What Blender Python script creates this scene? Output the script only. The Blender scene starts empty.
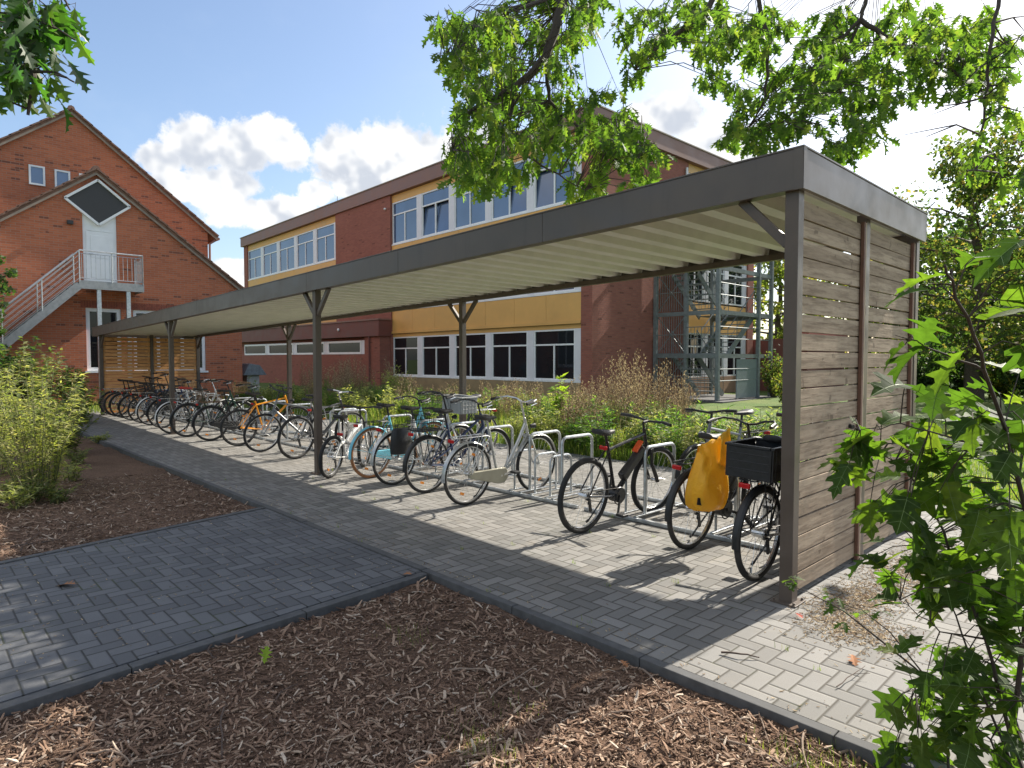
import bpy, math, random
from math import sin, cos, pi, radians, sqrt, floor
from mathutils import Vector, Matrix, noise
random.seed(7)
SC = bpy.context.scene
COL = SC.collection
V = Vector

# ------------------------------------------------------------------ camera and photo geometry
CAM_H = 1.62; FPX = 644.4; YAW = 0.8084; PITCH = 0.0394
cam_d = bpy.data.cameras.new('camera'); cam = bpy.data.objects.new('camera', cam_d); COL.objects.link(cam)
cam.location = (0, 0, CAM_H); cam.rotation_euler = (pi/2 - PITCH, 0, YAW)
cam_d.sensor_width = 36; cam_d.lens = FPX/1024*36; cam_d.clip_end = 2000; cam_d.clip_start = .05
SC.camera = cam
_R = cam.rotation_euler.to_matrix()
def ray(x, y): return _R @ V(((x-512)/FPX, -(y-384)/FPX, -1))
ORI = V((0, 0, CAM_H))
def at_depth(x, y, d): return ORI + ray(x, y)*d
def at_y(x, y, Y):
    r = ray(x, y); return ORI + r*(Y/r.y)
def at_x(x, y, X):
    r = ray(x, y); return ORI + r*(X/r.x)
def ground(x, y, z=0):
    r = ray(x, y); return ORI + r*((z-CAM_H)/r.z)

# ------------------------------------------------------------------ materials
def nodes(m):
    m.use_nodes = True; nt = m.node_tree
    return nt, nt.nodes, nt.links
class NB:
    """small node-building helper"""
    def __init__(s, nt): s.nt = nt; s.n = nt.nodes; s.l = nt.links
    def new(s, t, **kw):
        n = s.n.new(t)
        for k, v in kw.items(): setattr(n, k, v)
        return n
    def put(s, sock, v):
        if hasattr(v, 'is_linked') or isinstance(v, bpy.types.NodeSocket): s.l.new(v, sock)
        else: sock.default_value = v
    def math(s, op, a, b=None, c=None, clamp=False):
        n = s.new('ShaderNodeMath', operation=op, use_clamp=clamp)
        s.put(n.inputs[0], a)
        if b is not None: s.put(n.inputs[1], b)
        if c is not None: s.put(n.inputs[2], c)
        return n.outputs[0]
    def vmath(s, op, a, b=None, c=None):
        n = s.new('ShaderNodeVectorMath', operation=op)
        s.put(n.inputs[0], a)
        if b is not None:
            if op == 'SCALE': s.put(n.inputs['Scale'], b)
            else: s.put(n.inputs[1], b)
        if c is not None: s.put(n.inputs[2], c)
        return n.outputs['Value'] if op in ('DOT_PRODUCT', 'LENGTH', 'DISTANCE') else n.outputs[0]
    def mix(s, f, a, b, mode='MIX'):
        n = s.new('ShaderNodeMix', data_type='RGBA', blend_type=mode)
        s.put(n.inputs[0], f); s.put(n.inputs[6], a); s.put(n.inputs[7], b)
        return n.outputs[2]
    def mixf(s, f, a, b):
        n = s.new('ShaderNodeMix', data_type='FLOAT')
        s.put(n.inputs[0], f); s.put(n.inputs[2], a); s.put(n.inputs[3], b)
        return n.outputs[0]
    def noise(s, vec, scale, detail=4, rough=.55, dim='3D'):
        n = s.new('ShaderNodeTexNoise', noise_dimensions=dim)
        if vec is not None: s.l.new(vec, n.inputs['Vector'])
        n.inputs['Scale'].default_value = scale; n.inputs['Detail'].default_value = detail
        n.inputs['Roughness'].default_value = rough
        return n.outputs[0]
    def ramp(s, f, stops):
        n = s.new('ShaderNodeValToRGB'); s.put(n.inputs[0], f)
        e = n.color_ramp.elements
        while len(e) < len(stops): e.new(.5)
        for el, (p, c) in zip(e, stops):
            el.position = p; el.color = c if len(c) == 4 else (*c, 1)
        return n.outputs[0]
    def smooth(s, v, lo, hi, a=0., b=1.):
        n = s.new('ShaderNodeMapRange', interpolation_type='SMOOTHSTEP')
        s.put(n.inputs[0], v); n.inputs[1].default_value = lo; n.inputs[2].default_value = hi
        n.inputs[3].default_value = a; n.inputs[4].default_value = b
        return n.outputs[0]
    def bump(s, h, strength=.3, dist=.01):
        n = s.new('ShaderNodeBump'); s.l.new(h, n.inputs['Height'])
        n.inputs['Strength'].default_value = strength; n.inputs['Distance'].default_value = dist
        return n.outputs[0]
def c4(c): return (*c, 1) if len(c) == 3 else c
def setup(name):
    m = bpy.data.materials.new(name); nt, n, l = nodes(m)
    return m, NB(nt), n['Principled BSDF']
def objco(b): return b.new('ShaderNodeTexCoord').outputs['Object']

_MC = {}
def plain(name, col, rough=.5, metal=0., var=.18, scale=14, bump=0., spec=.5, dirt=0.):
    """a painted or metal surface with slight wear and unevenness"""
    if name in _MC: return _MC[name]
    m, b, p = setup(name)
    co = objco(b)
    nz = b.noise(co, scale, 5, .6)
    f = b.smooth(nz, .25, .75)
    c0 = [x*(1-var) for x in col]; c1 = [min(1, x*(1+var*.7)) for x in col]
    colr = b.mix(f, c4(c0), c4(c1))
    if dirt > 0:
        nz2 = b.noise(co, scale*.22, 6, .7)
        colr = b.mix(b.math('MULTIPLY', b.smooth(nz2, .5, .75), dirt), colr, (.12, .1, .08, 1))
    b.l.new(colr, p.inputs['Base Color'])
    b.l.new(b.mixf(f, max(.04, rough-.08), min(1, rough+.1)), p.inputs['Roughness'])
    p.inputs['Metallic'].default_value = metal
    p.inputs['Specular IOR Level'].default_value = spec
    if bump > 0: b.l.new(b.bump(nz, bump, .004), p.inputs['Normal'])
    _MC[name] = m
    return m

def planar(b):
    """(u, z) coordinates on an upright wall whichever way it faces"""
    co = objco(b); g = b.new('ShaderNodeNewGeometry')
    sp = b.new('ShaderNodeSeparateXYZ'); b.l.new(co, sp.inputs[0])
    sn = b.new('ShaderNodeSeparateXYZ'); b.l.new(g.outputs['True Normal'], sn.inputs[0])
    f = b.math('GREATER_THAN', b.math('ABSOLUTE', sn.outputs[0]), .6)
    u = b.mixf(f, sp.outputs[0], sp.outputs[1])
    cb = b.new('ShaderNodeCombineXYZ'); b.l.new(u, cb.inputs[0]); b.l.new(sp.outputs[2], cb.inputs[1])
    return cb.outputs[0], co

def brick_mat(name, c1, c2, mortar, w=.25, h=.0775, dark=None, darkf=.92):
    m, b, p = setup(name)
    uv, co = planar(b)
    t = b.new('ShaderNodeTexBrick'); b.l.new(uv, t.inputs['Vector'])
    t.inputs['Scale'].default_value = 1; t.inputs['Brick Width'].default_value = w; t.inputs['Row Height'].default_value = h
    t.inputs['Mortar Size'].default_value = .007; t.inputs['Mortar Smooth'].default_value = .3; t.inputs['Bias'].default_value = 0
    t.inputs['Color1'].default_value = c4(c1); t.inputs['Color2'].default_value = c4(c2); t.inputs['Mortar'].default_value = c4(mortar)
    colr = t.outputs['Color']
    # single dark, over-fired bricks
    sp = b.new('ShaderNodeSeparateXYZ'); b.l.new(uv, sp.inputs[0])
    row = b.math('FLOOR', b.math('DIVIDE', sp.outputs[1], h))
    off = b.math('MULTIPLY', b.math('FLOORED_MODULO', row, 2), .5)
    colm = b.math('FLOOR', b.math('ADD', b.math('DIVIDE', sp.outputs[0], w), off))
    cb = b.new('ShaderNodeCombineXYZ'); b.l.new(colm, cb.inputs[0]); b.l.new(row, cb.inputs[1])
    wn = b.new('ShaderNodeTexWhiteNoise', noise_dimensions='2D'); b.l.new(cb.outputs[0], wn.inputs['Vector'])
    big = b.noise(co, .7, 4, .6)
    lim = b.mixf(big, 1.0, darkf)
    dk = b.math('MULTIPLY', b.math('GREATER_THAN', wn.outputs[0], lim), b.math('SUBTRACT', 1., t.outputs['Fac']))
    colr = b.mix(b.math('MULTIPLY', dk, .7), colr, c4(dark or [x*.35 for x in c1]))
    st = b.noise(co, .45, 6, .65)
    colr = b.mix(b.smooth(st, .3, .75, .0, .28), colr, c4([x*.55 for x in c1]))
    b.l.new(colr, p.inputs['Base Color'])
    p.inputs['Roughness'].default_value = .88; p.inputs['Specular IOR Level'].default_value = .25
    hgt = b.math('SUBTRACT', b.math('MULTIPLY', b.noise(co, 60, 3), .3), t.outputs['Fac'])
    b.l.new(b.bump(hgt, .6, .008), p.inputs['Normal'])
    return m

def paver_mat(name, c_lo, c_hi, joint, w=.1, warm=None, wear=.25, sand=0.):
    """2:1 concrete pavers laid in herringbone"""
    m, b, p = setup(name)
    co = objco(b)
    s = b.vmath('SCALE', co, 1/w)
    sp = b.new('ShaderNodeSeparateXYZ'); b.l.new(s, sp.inputs[0])
    x, y = sp.outputs[0], sp.outputs[1]
    i, j = b.math('FLOOR', x), b.math('FLOOR', y)
    fx, fy = b.math('SUBTRACT', x, i), b.math('SUBTRACT', y, j)
    d = b.math('FLOORED_MODULO', b.math('SUBTRACT', i, j), 4)
    d = b.math('ROUND', d)
    vert = b.math('GREATER_THAN', d, 1.5)
    # lying pair: d 0,1 ; upright pair: d 3 (low), 2 (high)
    uh = b.math('ADD', fx, d)
    hi = b.math('LESS_THAN', d, 2.5)
    uv_ = b.math('ADD', fy, hi)
    u = b.mixf(vert, uh, uv_); v = b.mixf(vert, fy, fx)
    e = b.math('MINIMUM', b.math('MINIMUM', u, b.math('SUBTRACT', 2., u)), b.math('MINIMUM', v, b.math('SUBTRACT', 1., v)))
    idx = b.math('SUBTRACT', i, b.math('MULTIPLY', d, b.math('SUBTRACT', 1., vert)))
    idy = b.math('SUBTRACT', j, b.math('MULTIPLY', hi, vert))
    cb = b.new('ShaderNodeCombineXYZ'); b.l.new(idx, cb.inputs[0]); b.l.new(idy, cb.inputs[1]); b.l.new(vert, cb.inputs[2])
    wn = b.new('ShaderNodeTexWhiteNoise', noise_dimensions='3D'); b.l.new(cb.outputs[0], wn.inputs['Vector'])
    face = b.mix(wn.outputs[0], c4(c_lo), c4(c_hi))
    fine = b.noise(co, 160, 3, .7)
    face = b.mix(b.smooth(fine, .35, .8, 0, .35), face, c4([q*.55 for q in c_lo]))
    big = b.noise(co, .9, 6, .65)
    face = b.mix(b.smooth(big, .35, .75, 0, wear), face, c4(warm or [q*.6 for q in c_lo]))
    big2 = b.noise(co, 3.1, 6, .7)
    face = b.mix(b.smooth(big2, .55, .8, 0, .3), face, c4([min(1, q*1.35) for q in c_hi]))
    if sand > 0:
        sn = b.noise(co, 1.7, 7, .7)
        face = b.mix(b.smooth(sn, .55, .72, 0, sand), face, (.36, .30, .22, 1))
    jm = b.smooth(e, .015, .075)
    moss = b.smooth(b.noise(co, 1.3, 5, .7), .5, .68)
    jc = b.mix(moss, c4(joint), (.045, .055, .02, 1))
    stn = b.noise(b.vmath('ADD', co, (7., 3., 0.)), .5, 7, .72)
    face = b.mix(b.smooth(stn, .52, .72, 0, .3), face, c4([q*.5 for q in c_lo]))
    colr = b.mix(jm, jc, face)
    b.l.new(colr, p.inputs['Base Color'])
    p.inputs['Roughness'].default_value = .78; p.inputs['Specular IOR Level'].default_value = .35
    h = b.math('ADD', b.math('ADD', b.smooth(e, 0, .13), b.math('MULTIPLY', fine, .12)), b.math('MULTIPLY', wn.outputs[0], .15))
    b.l.new(b.bump(h, .7, .006), p.inputs['Normal'])
    return m

def island_mat(name, stops, rough=.8, trans=0., tcol=None, scale=None, spec=.3):
    """every loose piece of the mesh takes its own colour out of a ramp (chips, leaves, blades)"""
    m, b, p = setup(name)
    g = b.new('ShaderNodeNewGeometry')
    colr = b.ramp(g.outputs['Random Per Island'], stops)
    if scale:
        nz = b.noise(objco(b), scale, 3)
        colr = b.mix(b.smooth(nz, .3, .7, 0, .45), colr, c4([x*.45 for x in stops[0][1][:3]]))
    b.l.new(colr, p.inputs['Base Color'])
    p.inputs['Roughness'].default_value = rough; p.inputs['Specular IOR Level'].default_value = spec
    if trans > 0:
        t = b.new('ShaderNodeBsdfTranslucent')
        hs = b.mix(1., colr, c4(tcol), 'MULTIPLY')
        b.l.new(hs, t.inputs['Color'])
        mx = b.new('ShaderNodeMixShader'); mx.inputs[0].default_value = trans
        b.l.new(p.outputs[0], mx.inputs[1]); b.l.new(t.outputs[0], mx.inputs[2])
        b.l.new(mx.outputs[0], b.n['Material Output'].inputs['Surface'])
    return m

def wood_mat(name, c_lo, c_hi, dark, axis='Y', plank=.125, rough=.8):
    """sawn boards: grain along the axis, each board its own tone, knots"""
    m, b, p = setup(name)
    co = objco(b)
    sp = b.new('ShaderNodeSeparateXYZ'); b.l.new(co, sp.inputs[0])
    row = b.math('FLOOR', b.math('DIVIDE', sp.outputs[2], plank))
    wn = b.new('ShaderNodeTexWhiteNoise', noise_dimensions='1D'); b.l.new(row, wn.inputs['W'])
    mp = b.new('ShaderNodeMapping'); b.l.new(co, mp.inputs['Vector'])
    mp.inputs['Scale'].default_value = (1, .09, 1) if axis == 'Y' else (.09, 1, 1)
    off = b.vmath('ADD', mp.outputs[0], b.vmath('SCALE', wn.outputs['Color'], 7.))
    gr = b.noise(off, 38, 5, .65)
    kn = b.noise(b.vmath('ADD', co, b.vmath('SCALE', wn.outputs['Color'], 3.)), 9, 2, .4)
    colr = b.mix(wn.outputs[0], c4(c_lo), c4(c_hi))
    colr = b.mix(b.smooth(gr, .4, .7, 0, .75), colr, c4(dark))
    colr = b.mix(b.smooth(kn, .66, .74, 0, .6), colr, c4([x*.6 for x in dark]))
    st = b.noise(co, 2.2, 5, .7)
    colr = b.mix(b.smooth(st, .45, .75, 0, .35), colr, c4([x*1.1 for x in dark]))
    b.l.new(colr, p.inputs['Base Color'])
    p.inputs['Roughness'].default_value = rough; p.inputs['Specular IOR Level'].default_value = .25
    b.l.new(b.bump(b.math('ADD', gr, b.math('MULTIPLY', kn, .6)), .5, .006), p.inputs['Normal'])
    return m

def glass_mat(name, tint, ior=1.9, rough=.02):
    m, b, p = setup(name)
    co = objco(b)
    nz = b.noise(co, .8, 2)
    b.l.new(b.mix(nz, c4([x*.5 for x in tint]), c4([x*1.5 for x in tint])), p.inputs['Base Color'])
    p.inputs['Roughness'].default_value = rough; p.inputs['IOR'].default_value = ior
    p.inputs['Specular IOR Level'].default_value = .5
    b.l.new(b.bump(b.noise(co, 1.1, 2), .02, .02), p.inputs['Normal'])
    return m

# ------------------------------------------------------------------ meshes
def frame_of(d):
    d = d.normalized()
    a = V((0, 0, 1)) if abs(d.z) < .93 else V((1, 0, 0))
    s = d.cross(a).normalized(); return d, s, s.cross(d)
class MB:
    def __init__(s): s.v = []; s.f = []; s.m = []; s.cur = 0
    def add(s, vs, fs):
        o = len(s.v); s.v.extend([tuple(q) for q in vs]); s.f.extend([tuple(i+o for i in f) for f in fs]); s.m.extend([s.cur]*len(fs)); return s
    def box(s, lo, hi):
        x0, y0, z0 = lo; x1, y1, z1 = hi
        return s.add([(x0,y0,z0),(x1,y0,z0),(x1,y1,z0),(x0,y1,z0),(x0,y0,z1),(x1,y0,z1),(x1,y1,z1),(x0,y1,z1)],
                     [(0,3,2,1),(4,5,6,7),(0,1,5,4),(1,2,6,5),(2,3,7,6),(3,0,4,7)])
    def bar(s, a, b, w, h, up=None):
        """box between two points, w sideways and h in the up direction"""
        a = V(a); b = V(b); d = (b-a).normalized()
        u = V(up) if up else (V((0,0,1)) if abs(d.z) < .93 else V((1,0,0)))
        sd = d.cross(u).normalized(); u = sd.cross(d)
        vs = []
        for q in (a, b):
            for i, j in ((-1,-1),(1,-1),(1,1),(-1,1)): vs.append(q + sd*(w/2*i) + u*(h/2*j))
        return s.add(vs, [(0,3,2,1),(4,5,6,7),(0,1,5,4),(1,2,6,5),(2,3,7,6),(3,0,4,7)])
    def tube(s, pts, r, n=8, closed=False, caps=True):
        pts = [V(q) for q in pts]; N = len(pts)
        rr = r if isinstance(r, (list, tuple)) else [r]*N
        vs = []; pu = None
        for k, q in enumerate(pts):
            if closed: d = pts[(k+1) % N] - pts[k-1]
            else: d = pts[min(k+1, N-1)] - pts[max(k-1, 0)]
            if d.length < 1e-9: d = V((0,0,1))
            d.normalize()
            if pu is None: _, sd, u = frame_of(d)
            else:
                u = pu - d*pu.dot(d)
                if u.length < 1e-6: _, sd, u = frame_of(d)
                u.normalize(); sd = d.cross(u)
            pu = u
            for i in range(n):
                t = 2*pi*i/n; vs.append(q + (sd*cos(t) + u*sin(t))*rr[k])
        fs = []
        M = N if closed else N-1
        for k in range(M):
            a = k*n; c = ((k+1) % N)*n
            for i in range(n):
                j = (i+1) % n; fs.append((a+i, a+j, c+j, c+i))
        if caps and not closed:
            fs.append(tuple(range(n-1, -1, -1))); fs.append(tuple((N-1)*n+i for i in range(n)))
        return s.add(vs, fs)
    def ring(s, c, ax, R, r, nR=40, nr=8, sx=1.):
        """torus; sx stretches its section along the axis"""
        c = V(c); ax, e1, e2 = frame_of(V(ax)); vs = []
        for k in range(nR):
            t = 2*pi*k/nR; rd = e1*cos(t) + e2*sin(t)
            for i in range(nr):
                p = 2*pi*i/nr; vs.append(c + rd*(R + r*cos(p)) + ax*(r*sx*sin(p)))
        fs = [(k*nr+i, ((k+1)%nR)*nr+i, ((k+1)%nR)*nr+(i+1)%nr, k*nr+(i+1)%nr) for k in range(nR) for i in range(nr)]
        return s.add(vs, fs)
    def loft(s, rings, caps=True):
        n = len(rings[0]); vs = [q for r in rings for q in r]; fs = []
        for k in range(len(rings)-1):
            for i in range(n):
                j = (i+1) % n; fs.append((k*n+i, k*n+j, (k+1)*n+j, (k+1)*n+i))
        if caps: fs.append(tuple(range(n-1, -1, -1))); fs.append(tuple((len(rings)-1)*n+i for i in range(n)))
        return s.add(vs, fs)
    def prism(s, poly, off):
        """polygon (3-D points) pushed along a vector"""
        n = len(poly); off = V(off); vs = [V(q) for q in poly] + [V(q)+off for q in poly]
        return s.add(vs, [tuple(range(n-1, -1, -1)), tuple(range(n, 2*n))] + [(i, (i+1)%n, n+(i+1)%n, n+i) for i in range(n)])
    def ell(s, c, r, n=10, m=7):
        c = V(c); rings = []
        for k in range(1, m):
            t = pi*k/m; rings.append([c + V((r[0]*sin(t)*cos(2*pi*i/n), r[1]*sin(t)*sin(2*pi*i/n), r[2]*cos(t))) for i in range(n)])
        return s.loft(rings)
    def build(s, name, mats, parent=None, smooth=False, world=False, bevel=0., angle=38):
        me = bpy.data.meshes.new(name)
        vs = s.v
        if world and parent is not None:
            o = V((0,0,0)); q = parent
            while q is not None: o += q.location; q = q.parent
            vs = [(x-o.x, y-o.y, z-o.z) for x, y, z in vs]
        me.from_pydata(vs, [], s.f)
        if not isinstance(mats, (list, tuple)): mats = [mats]
        for mm in mats: me.materials.append(mm)
        if len(mats) > 1: me.polygons.foreach_set('material_index', s.m)
        if smooth:
            me.polygons.foreach_set('use_smooth', [True]*len(me.polygons))
            me.set_sharp_from_angle(angle=radians(angle))
        me.update()
        ob = bpy.data.objects.new(name, me); COL.objects.link(ob)
        if parent is not None: ob.parent = parent
        if bevel > 0:
            md = ob.modifiers.new('edge', 'BEVEL'); md.width = bevel; md.segments = 2; md.limit_method = 'ANGLE'
        return ob
def tag(o, label=None, cat=None, group=None, kind=None):
    if label: o['label'] = label
    if cat: o['category'] = cat
    if group: o['group'] = group
    if kind: o['kind'] = kind
    return o
def empty(name, loc=(0,0,0), rz=0.):
    o = bpy.data.objects.new(name, None); COL.objects.link(o); o.location = loc; o.rotation_euler = (0, 0, rz)
    o.empty_display_size = .2
    return o
def kids(o): return [c for c in bpy.data.objects if c.parent == o]
def copy_tree(o, parent=None, children=None):
    c = o.copy(); COL.objects.link(c); c.parent = parent
    for ch in (children if children is not None else kids(o)): copy_tree(ch, c)
    return c

# ------------------------------------------------------------------ shared materials
STEEL = plain('brown_grey_painted_steel', (.10, .076, .060), .42, .0, .12, 6, dirt=.1)
FASCIA = plain('brown_grey_fascia_sheet', (.108, .088, .073), .36, .0, .08, 3, dirt=.12)
_n = FASCIA.node_tree; _b = NB(_n); _p = _n.nodes['Principled BSDF']
_mp = _b.new('ShaderNodeMapping'); _b.l.new(objco(_b), _mp.inputs['Vector']); _mp.inputs['Scale'].default_value = (5, 5, .35)
_st = _b.smooth(_b.noise(_mp.outputs[0], 2.4, 5, .7), .52, .78, 0, .4)
_src = _p.inputs['Base Color'].links[0].from_socket
_b.l.new(_b.mix(_st, _src, (.055, .048, .042, 1)), _p.inputs['Base Color'])
SHEET = plain('cream_roof_sheet', (.80, .785, .69), .45, .0, .07, 4, dirt=.12)
GALV = plain('galvanised_steel', (.50, .52, .53), .38, .85, .22, 18, dirt=.15)
GALVD = plain('weathered_galvanised_steel', (.19, .215, .22), .5, .3, .22, 9, dirt=.2)
WHITE = plain('white_window_plastic', (.78, .79, .80), .4, 0, .05, 3, dirt=.05)
LILAC = plain('white_panel', (.70, .70, .74), .5, 0, .05, 3, dirt=.08)
HOUSE_BRICK = brick_mat('red_house_brick', (.52, .17, .085), (.40, .128, .068), (.36, .25, .19), dark=(.10, .05, .045))
SCHOOL_BRICK = brick_mat('brown_red_school_brick', (.33, .125, .09), (.27, .10, .075), (.23, .13, .105), w=.24, h=.071, darkf=.97)
LINK_RED = plain('dark_red_cladding', (.16, .055, .045), .6, 0, .12, 2, dirt=.15)
COPING = plain('brown_parapet_sheet', (.23, .125, .10), .55, 0, .1, 1.5, dirt=.18)
YELLOW = plain('ochre_facade_panel', (.68, .385, .115), .55, 0, .08, .9, dirt=.14)
GLASS_UP = glass_mat('sky_tinted_glass', (.05, .085, .17), 2.2)  # blue sky reflection is put into the pane colour
GLASS_DN = glass_mat('dark_room_glass', (.014, .016, .02), 1.47)  # opaque panes, the unlit rooms behind are put into the dark colour
TILE = plain('weathered_roof_tile', (.20, .115, .085), .85, 0, .35, 6, .5, dirt=.35)
VERGE = plain('grey_white_verge_board', (.27, .215, .17), .6, 0, .15, 5, dirt=.25)
WOOD_GREY = wood_mat('weathered_grey_brown_board', (.33, .25, .175), (.45, .35, .25), (.17, .12, .08))
WOOD_WARM_LIT = wood_mat('warm_lit_larch_slat', (.66, .32, .12), (.78, .43, .18), (.44, .19, .07))  # larch, with warm bounced sunlight put into its orange
BATTEN = plain('red_brown_batten', (.14, .07, .045), .7, 0, .25, 12)
PALEBATTEN = plain('pale_timber_batten', (.42, .34, .24), .8, 0, .2, 12)
BARK = plain('grey_brown_bark', (.10, .075, .055), .9, 0, .4, 22, .9)
TWIG = plain('dark_twig_bark', (.055, .042, .032), .85, 0, .35, 40, .4)
# ------------------------------------------------------------------ daylight: sky with clouds, sun
SUN_EL, SUN_AZ = 39.5, 4.0            # azimuth from +Y towards +X
sd = V((sin(radians(SUN_AZ))*cos(radians(SUN_EL)), cos(radians(SUN_AZ))*cos(radians(SUN_EL)), sin(radians(SUN_EL))))
sun_d = bpy.data.lights.new('sun', 'SUN'); sun = bpy.data.objects.new('sun', sun_d); COL.objects.link(sun)
sun_d.energy = 5.0; sun_d.angle = radians(.55); sun_d.color = (1, .93, .82)
sun.rotation_euler = sd.to_track_quat('Z', 'Y').to_euler()
W = bpy.data.worlds.new('World'); SC.world = W; W.use_nodes = True
b = NB(W.node_tree)
bg = W.node_tree.nodes['Background']
sky = b.new('ShaderNodeTexSky', sky_type='NISHITA'); sky.sun_disc = False
sky.sun_elevation = radians(SUN_EL); sky.sun_rotation = radians(SUN_AZ)
sky.dust_density = 1.6; sky.ozone_density = 1.6; sky.air_density = 1.0
dirv = b.new('ShaderNodeTexCoord').outputs['Generated']
def cloud_blob(px, py, rx, ry):
    c = ray(px, py).normalized(); e1 = c.cross(V((0,0,1))).normalized(); e2 = e1.cross(c)
    dc = b.vmath('DOT_PRODUCT', dirv, tuple(c))
    dcp = b.math('MAXIMUM', dc, .02)
    k = 1/sqrt(1+((px-512)/FPX)**2+((py-384)/FPX)**2)
    u = b.math('DIVIDE', b.vmath('DOT_PRODUCT', dirv, tuple(e1/(rx*k/FPX))), dcp)
    v = b.math('DIVIDE', b.vmath('DOT_PRODUCT', dirv, tuple(e2/(ry*k/FPX))), dcp)
    q = b.math('SQRT', b.math('ADD', b.math('MULTIPLY', u, u), b.math('MULTIPLY', v, v)))
    q = b.math('ADD', q, b.math('MULTIPLY', b.math('LESS_THAN', dc, .1), 9.))
    return b.math('SUBTRACT', 1., q)
def blobs(lst):
    o = None
    for e in lst:
        q = cloud_blob(*e); o = q if o is None else b.math('MAXIMUM', o, q)
    return o
cum = blobs([(162,160,26,18), (200,148,36,34), (238,150,40,36), (275,140,34,30), (225,185,52,30), (262,212,60,22), (180,185,34,18), (292,150,24,26),
             (345,160,46,38), (392,150,50,40), (430,160,40,34), (372,188,60,20), (318,192,22,16), (300,205,20,9),
             (236,268,34,12), (224,285,26,16), (470,150,40,40), (672,118,44,30), (730,150,70,36), (-240,160,150,80), (1420,130,160,80)])
n1 = b.noise(dirv, 13., 7, .66); n2 = b.noise(b.vmath('ADD', dirv, (.006, .004, .022)), 13., 3, .55); n3 = b.noise(dirv, 13., 3, .55)
n4 = b.noise(dirv, 8.5, 2, .5)
dens = b.math('ADD', cum, b.math('MULTIPLY', b.math('SUBTRACT', n1, .5), 2.0))
cmask = b.smooth(dens, .03, .30)
lit = b.smooth(b.math('SUBTRACT', n3, n2), -.11, .09)
ccol = b.mix(lit, (.335, .36, .405, 1), (.56, .56, .555, 1))
ccol = b.mix(b.smooth(dens, .1, .5, .45, 0), ccol, (.54, .55, .56, 1))
# unseen bright clouds added behind the viewer to lift the shaded sides
spd = b.new('ShaderNodeSeparateXYZ'); b.l.new(dirv, spd.inputs[0])
south = b.math('MULTIPLY', b.smooth(b.math('MULTIPLY', spd.outputs[1], -1.), .02, .45), b.smooth(spd.outputs[2], .3, .5))
fill_clouds = b.math('MULTIPLY', south, b.smooth(n4, .36, .56))
# thin bright veil towards the sun, faint cirrus elsewhere
sdot = b.vmath('DOT_PRODUCT', dirv, tuple(sd))
veil = b.smooth(b.math('ADD', sdot, b.math('MULTIPLY', b.math('SUBTRACT', b.noise(dirv, 3.2, 3, .6), .5), .18)), .75, 1.02)
mp = b.new('ShaderNodeMapping'); b.l.new(dirv, mp.inputs['Vector']); mp.inputs['Scale'].default_value = (1.5, 3.2, 5)
cir = b.smooth(b.noise(mp.outputs[0], 2.2, 4, .65), .46, .9, 0, .16)
W.cycles.sampling_method = 'MANUAL'; W.cycles.sample_map_resolution = 256
SKY_K = .108
base = b.vmath('SCALE', sky.outputs[0], SKY_K)
base = b.mix(cir, base, (.36, .42, .52, 1))
base = b.mix(b.math('MULTIPLY', veil, .75), base, (.62, .62, .60, 1))
fin = b.mix(cmask, base, ccol)
fin = b.mix(fill_clouds, fin, (.70, .68, .65, 1))
b.l.new(b.vmath('SCALE', fin, 10.), bg.inputs['Color'])
bg.inputs['Strength'].default_value = .1
SC.view_settings.view_transform = 'Standard'; SC.view_settings.look = 'None'
SC.view_settings.exposure = 1.0; SC.view_settings.gamma = 1.0
SC.render.engine = 'CYCLES'
SC.cycles.max_bounces = 6; SC.cycles.diffuse_bounces = 3; SC.cycles.glossy_bounces = 3; SC.cycles.transmission_bounces = 4
SC.cycles.use_denoising = True

def project(p):
    q = _R.transposed() @ (V(p) - ORI)
    if q.z > -.05: return None
    return 512 + FPX*q.x/-q.z, 384 - FPX*q.y/-q.z, -q.z
def in_view(p, m=40):
    q = project(p); return q is not None and -m < q[0] < 1024+m and -m < q[1] < 768+m

# ------------------------------------------------------------------ ground
def sheet(name, x0, x1, y0, y1, st, zf, mat):
    m = MB(); nx = max(1, round((x1-x0)/st)); ny = max(1, round((y1-y0)/st)); vs = []
    for j in range(ny+1):
        for i in range(nx+1):
            x = x0+(x1-x0)*i/nx; y = y0+(y1-y0)*j/ny; vs.append((x, y, zf(x, y)))
    fs = [(j*(nx+1)+i, j*(nx+1)+i+1, (j+1)*(nx+1)+i+1, (j+1)*(nx+1)+i) for j in range(ny) for i in range(nx)]
    m.add(vs, fs); return tag(m.build(name, mat, smooth=True), kind='structure')
def fbm(x, y, s, o=4): return noise.fractal(V((x*s, y*s, 3.3)), 1.0, 2.0, o)
# grass ground
LAWN, bb, pp = setup('lawn_grass')
co = objco(bb)
g1 = bb.noise(co, 26, 5, .7); g2 = bb.noise(co, .35, 5, .6); g3 = bb.noise(co, 3, 5, .65)
cl = bb.mix(g1, (.045, .085, .018, 1), (.12, .19, .045, 1))
cl = bb.mix(bb.smooth(g2, .35, .7, 0, .6), cl, (.17, .19, .06, 1))
cl = bb.mix(bb.smooth(g3, .5, .8, 0, .5), cl, (.06, .06, .025, 1))
bb.l.new(cl, pp.inputs['Base Color']); pp.inputs['Roughness'].default_value = .9; pp.inputs['Specular IOR Level'].default_value = .2
bb.l.new(bb.bump(g1, .8, .03), pp.inputs['Normal'])
sheet('ground', -700, 700, -700, 700, 140, lambda x, y: -.22, LAWN)
sheet('lawn', -60, 60, 8.3, 70, .6, lambda x, y: -.03 + .05*fbm(x, y, .25), LAWN)
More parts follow.
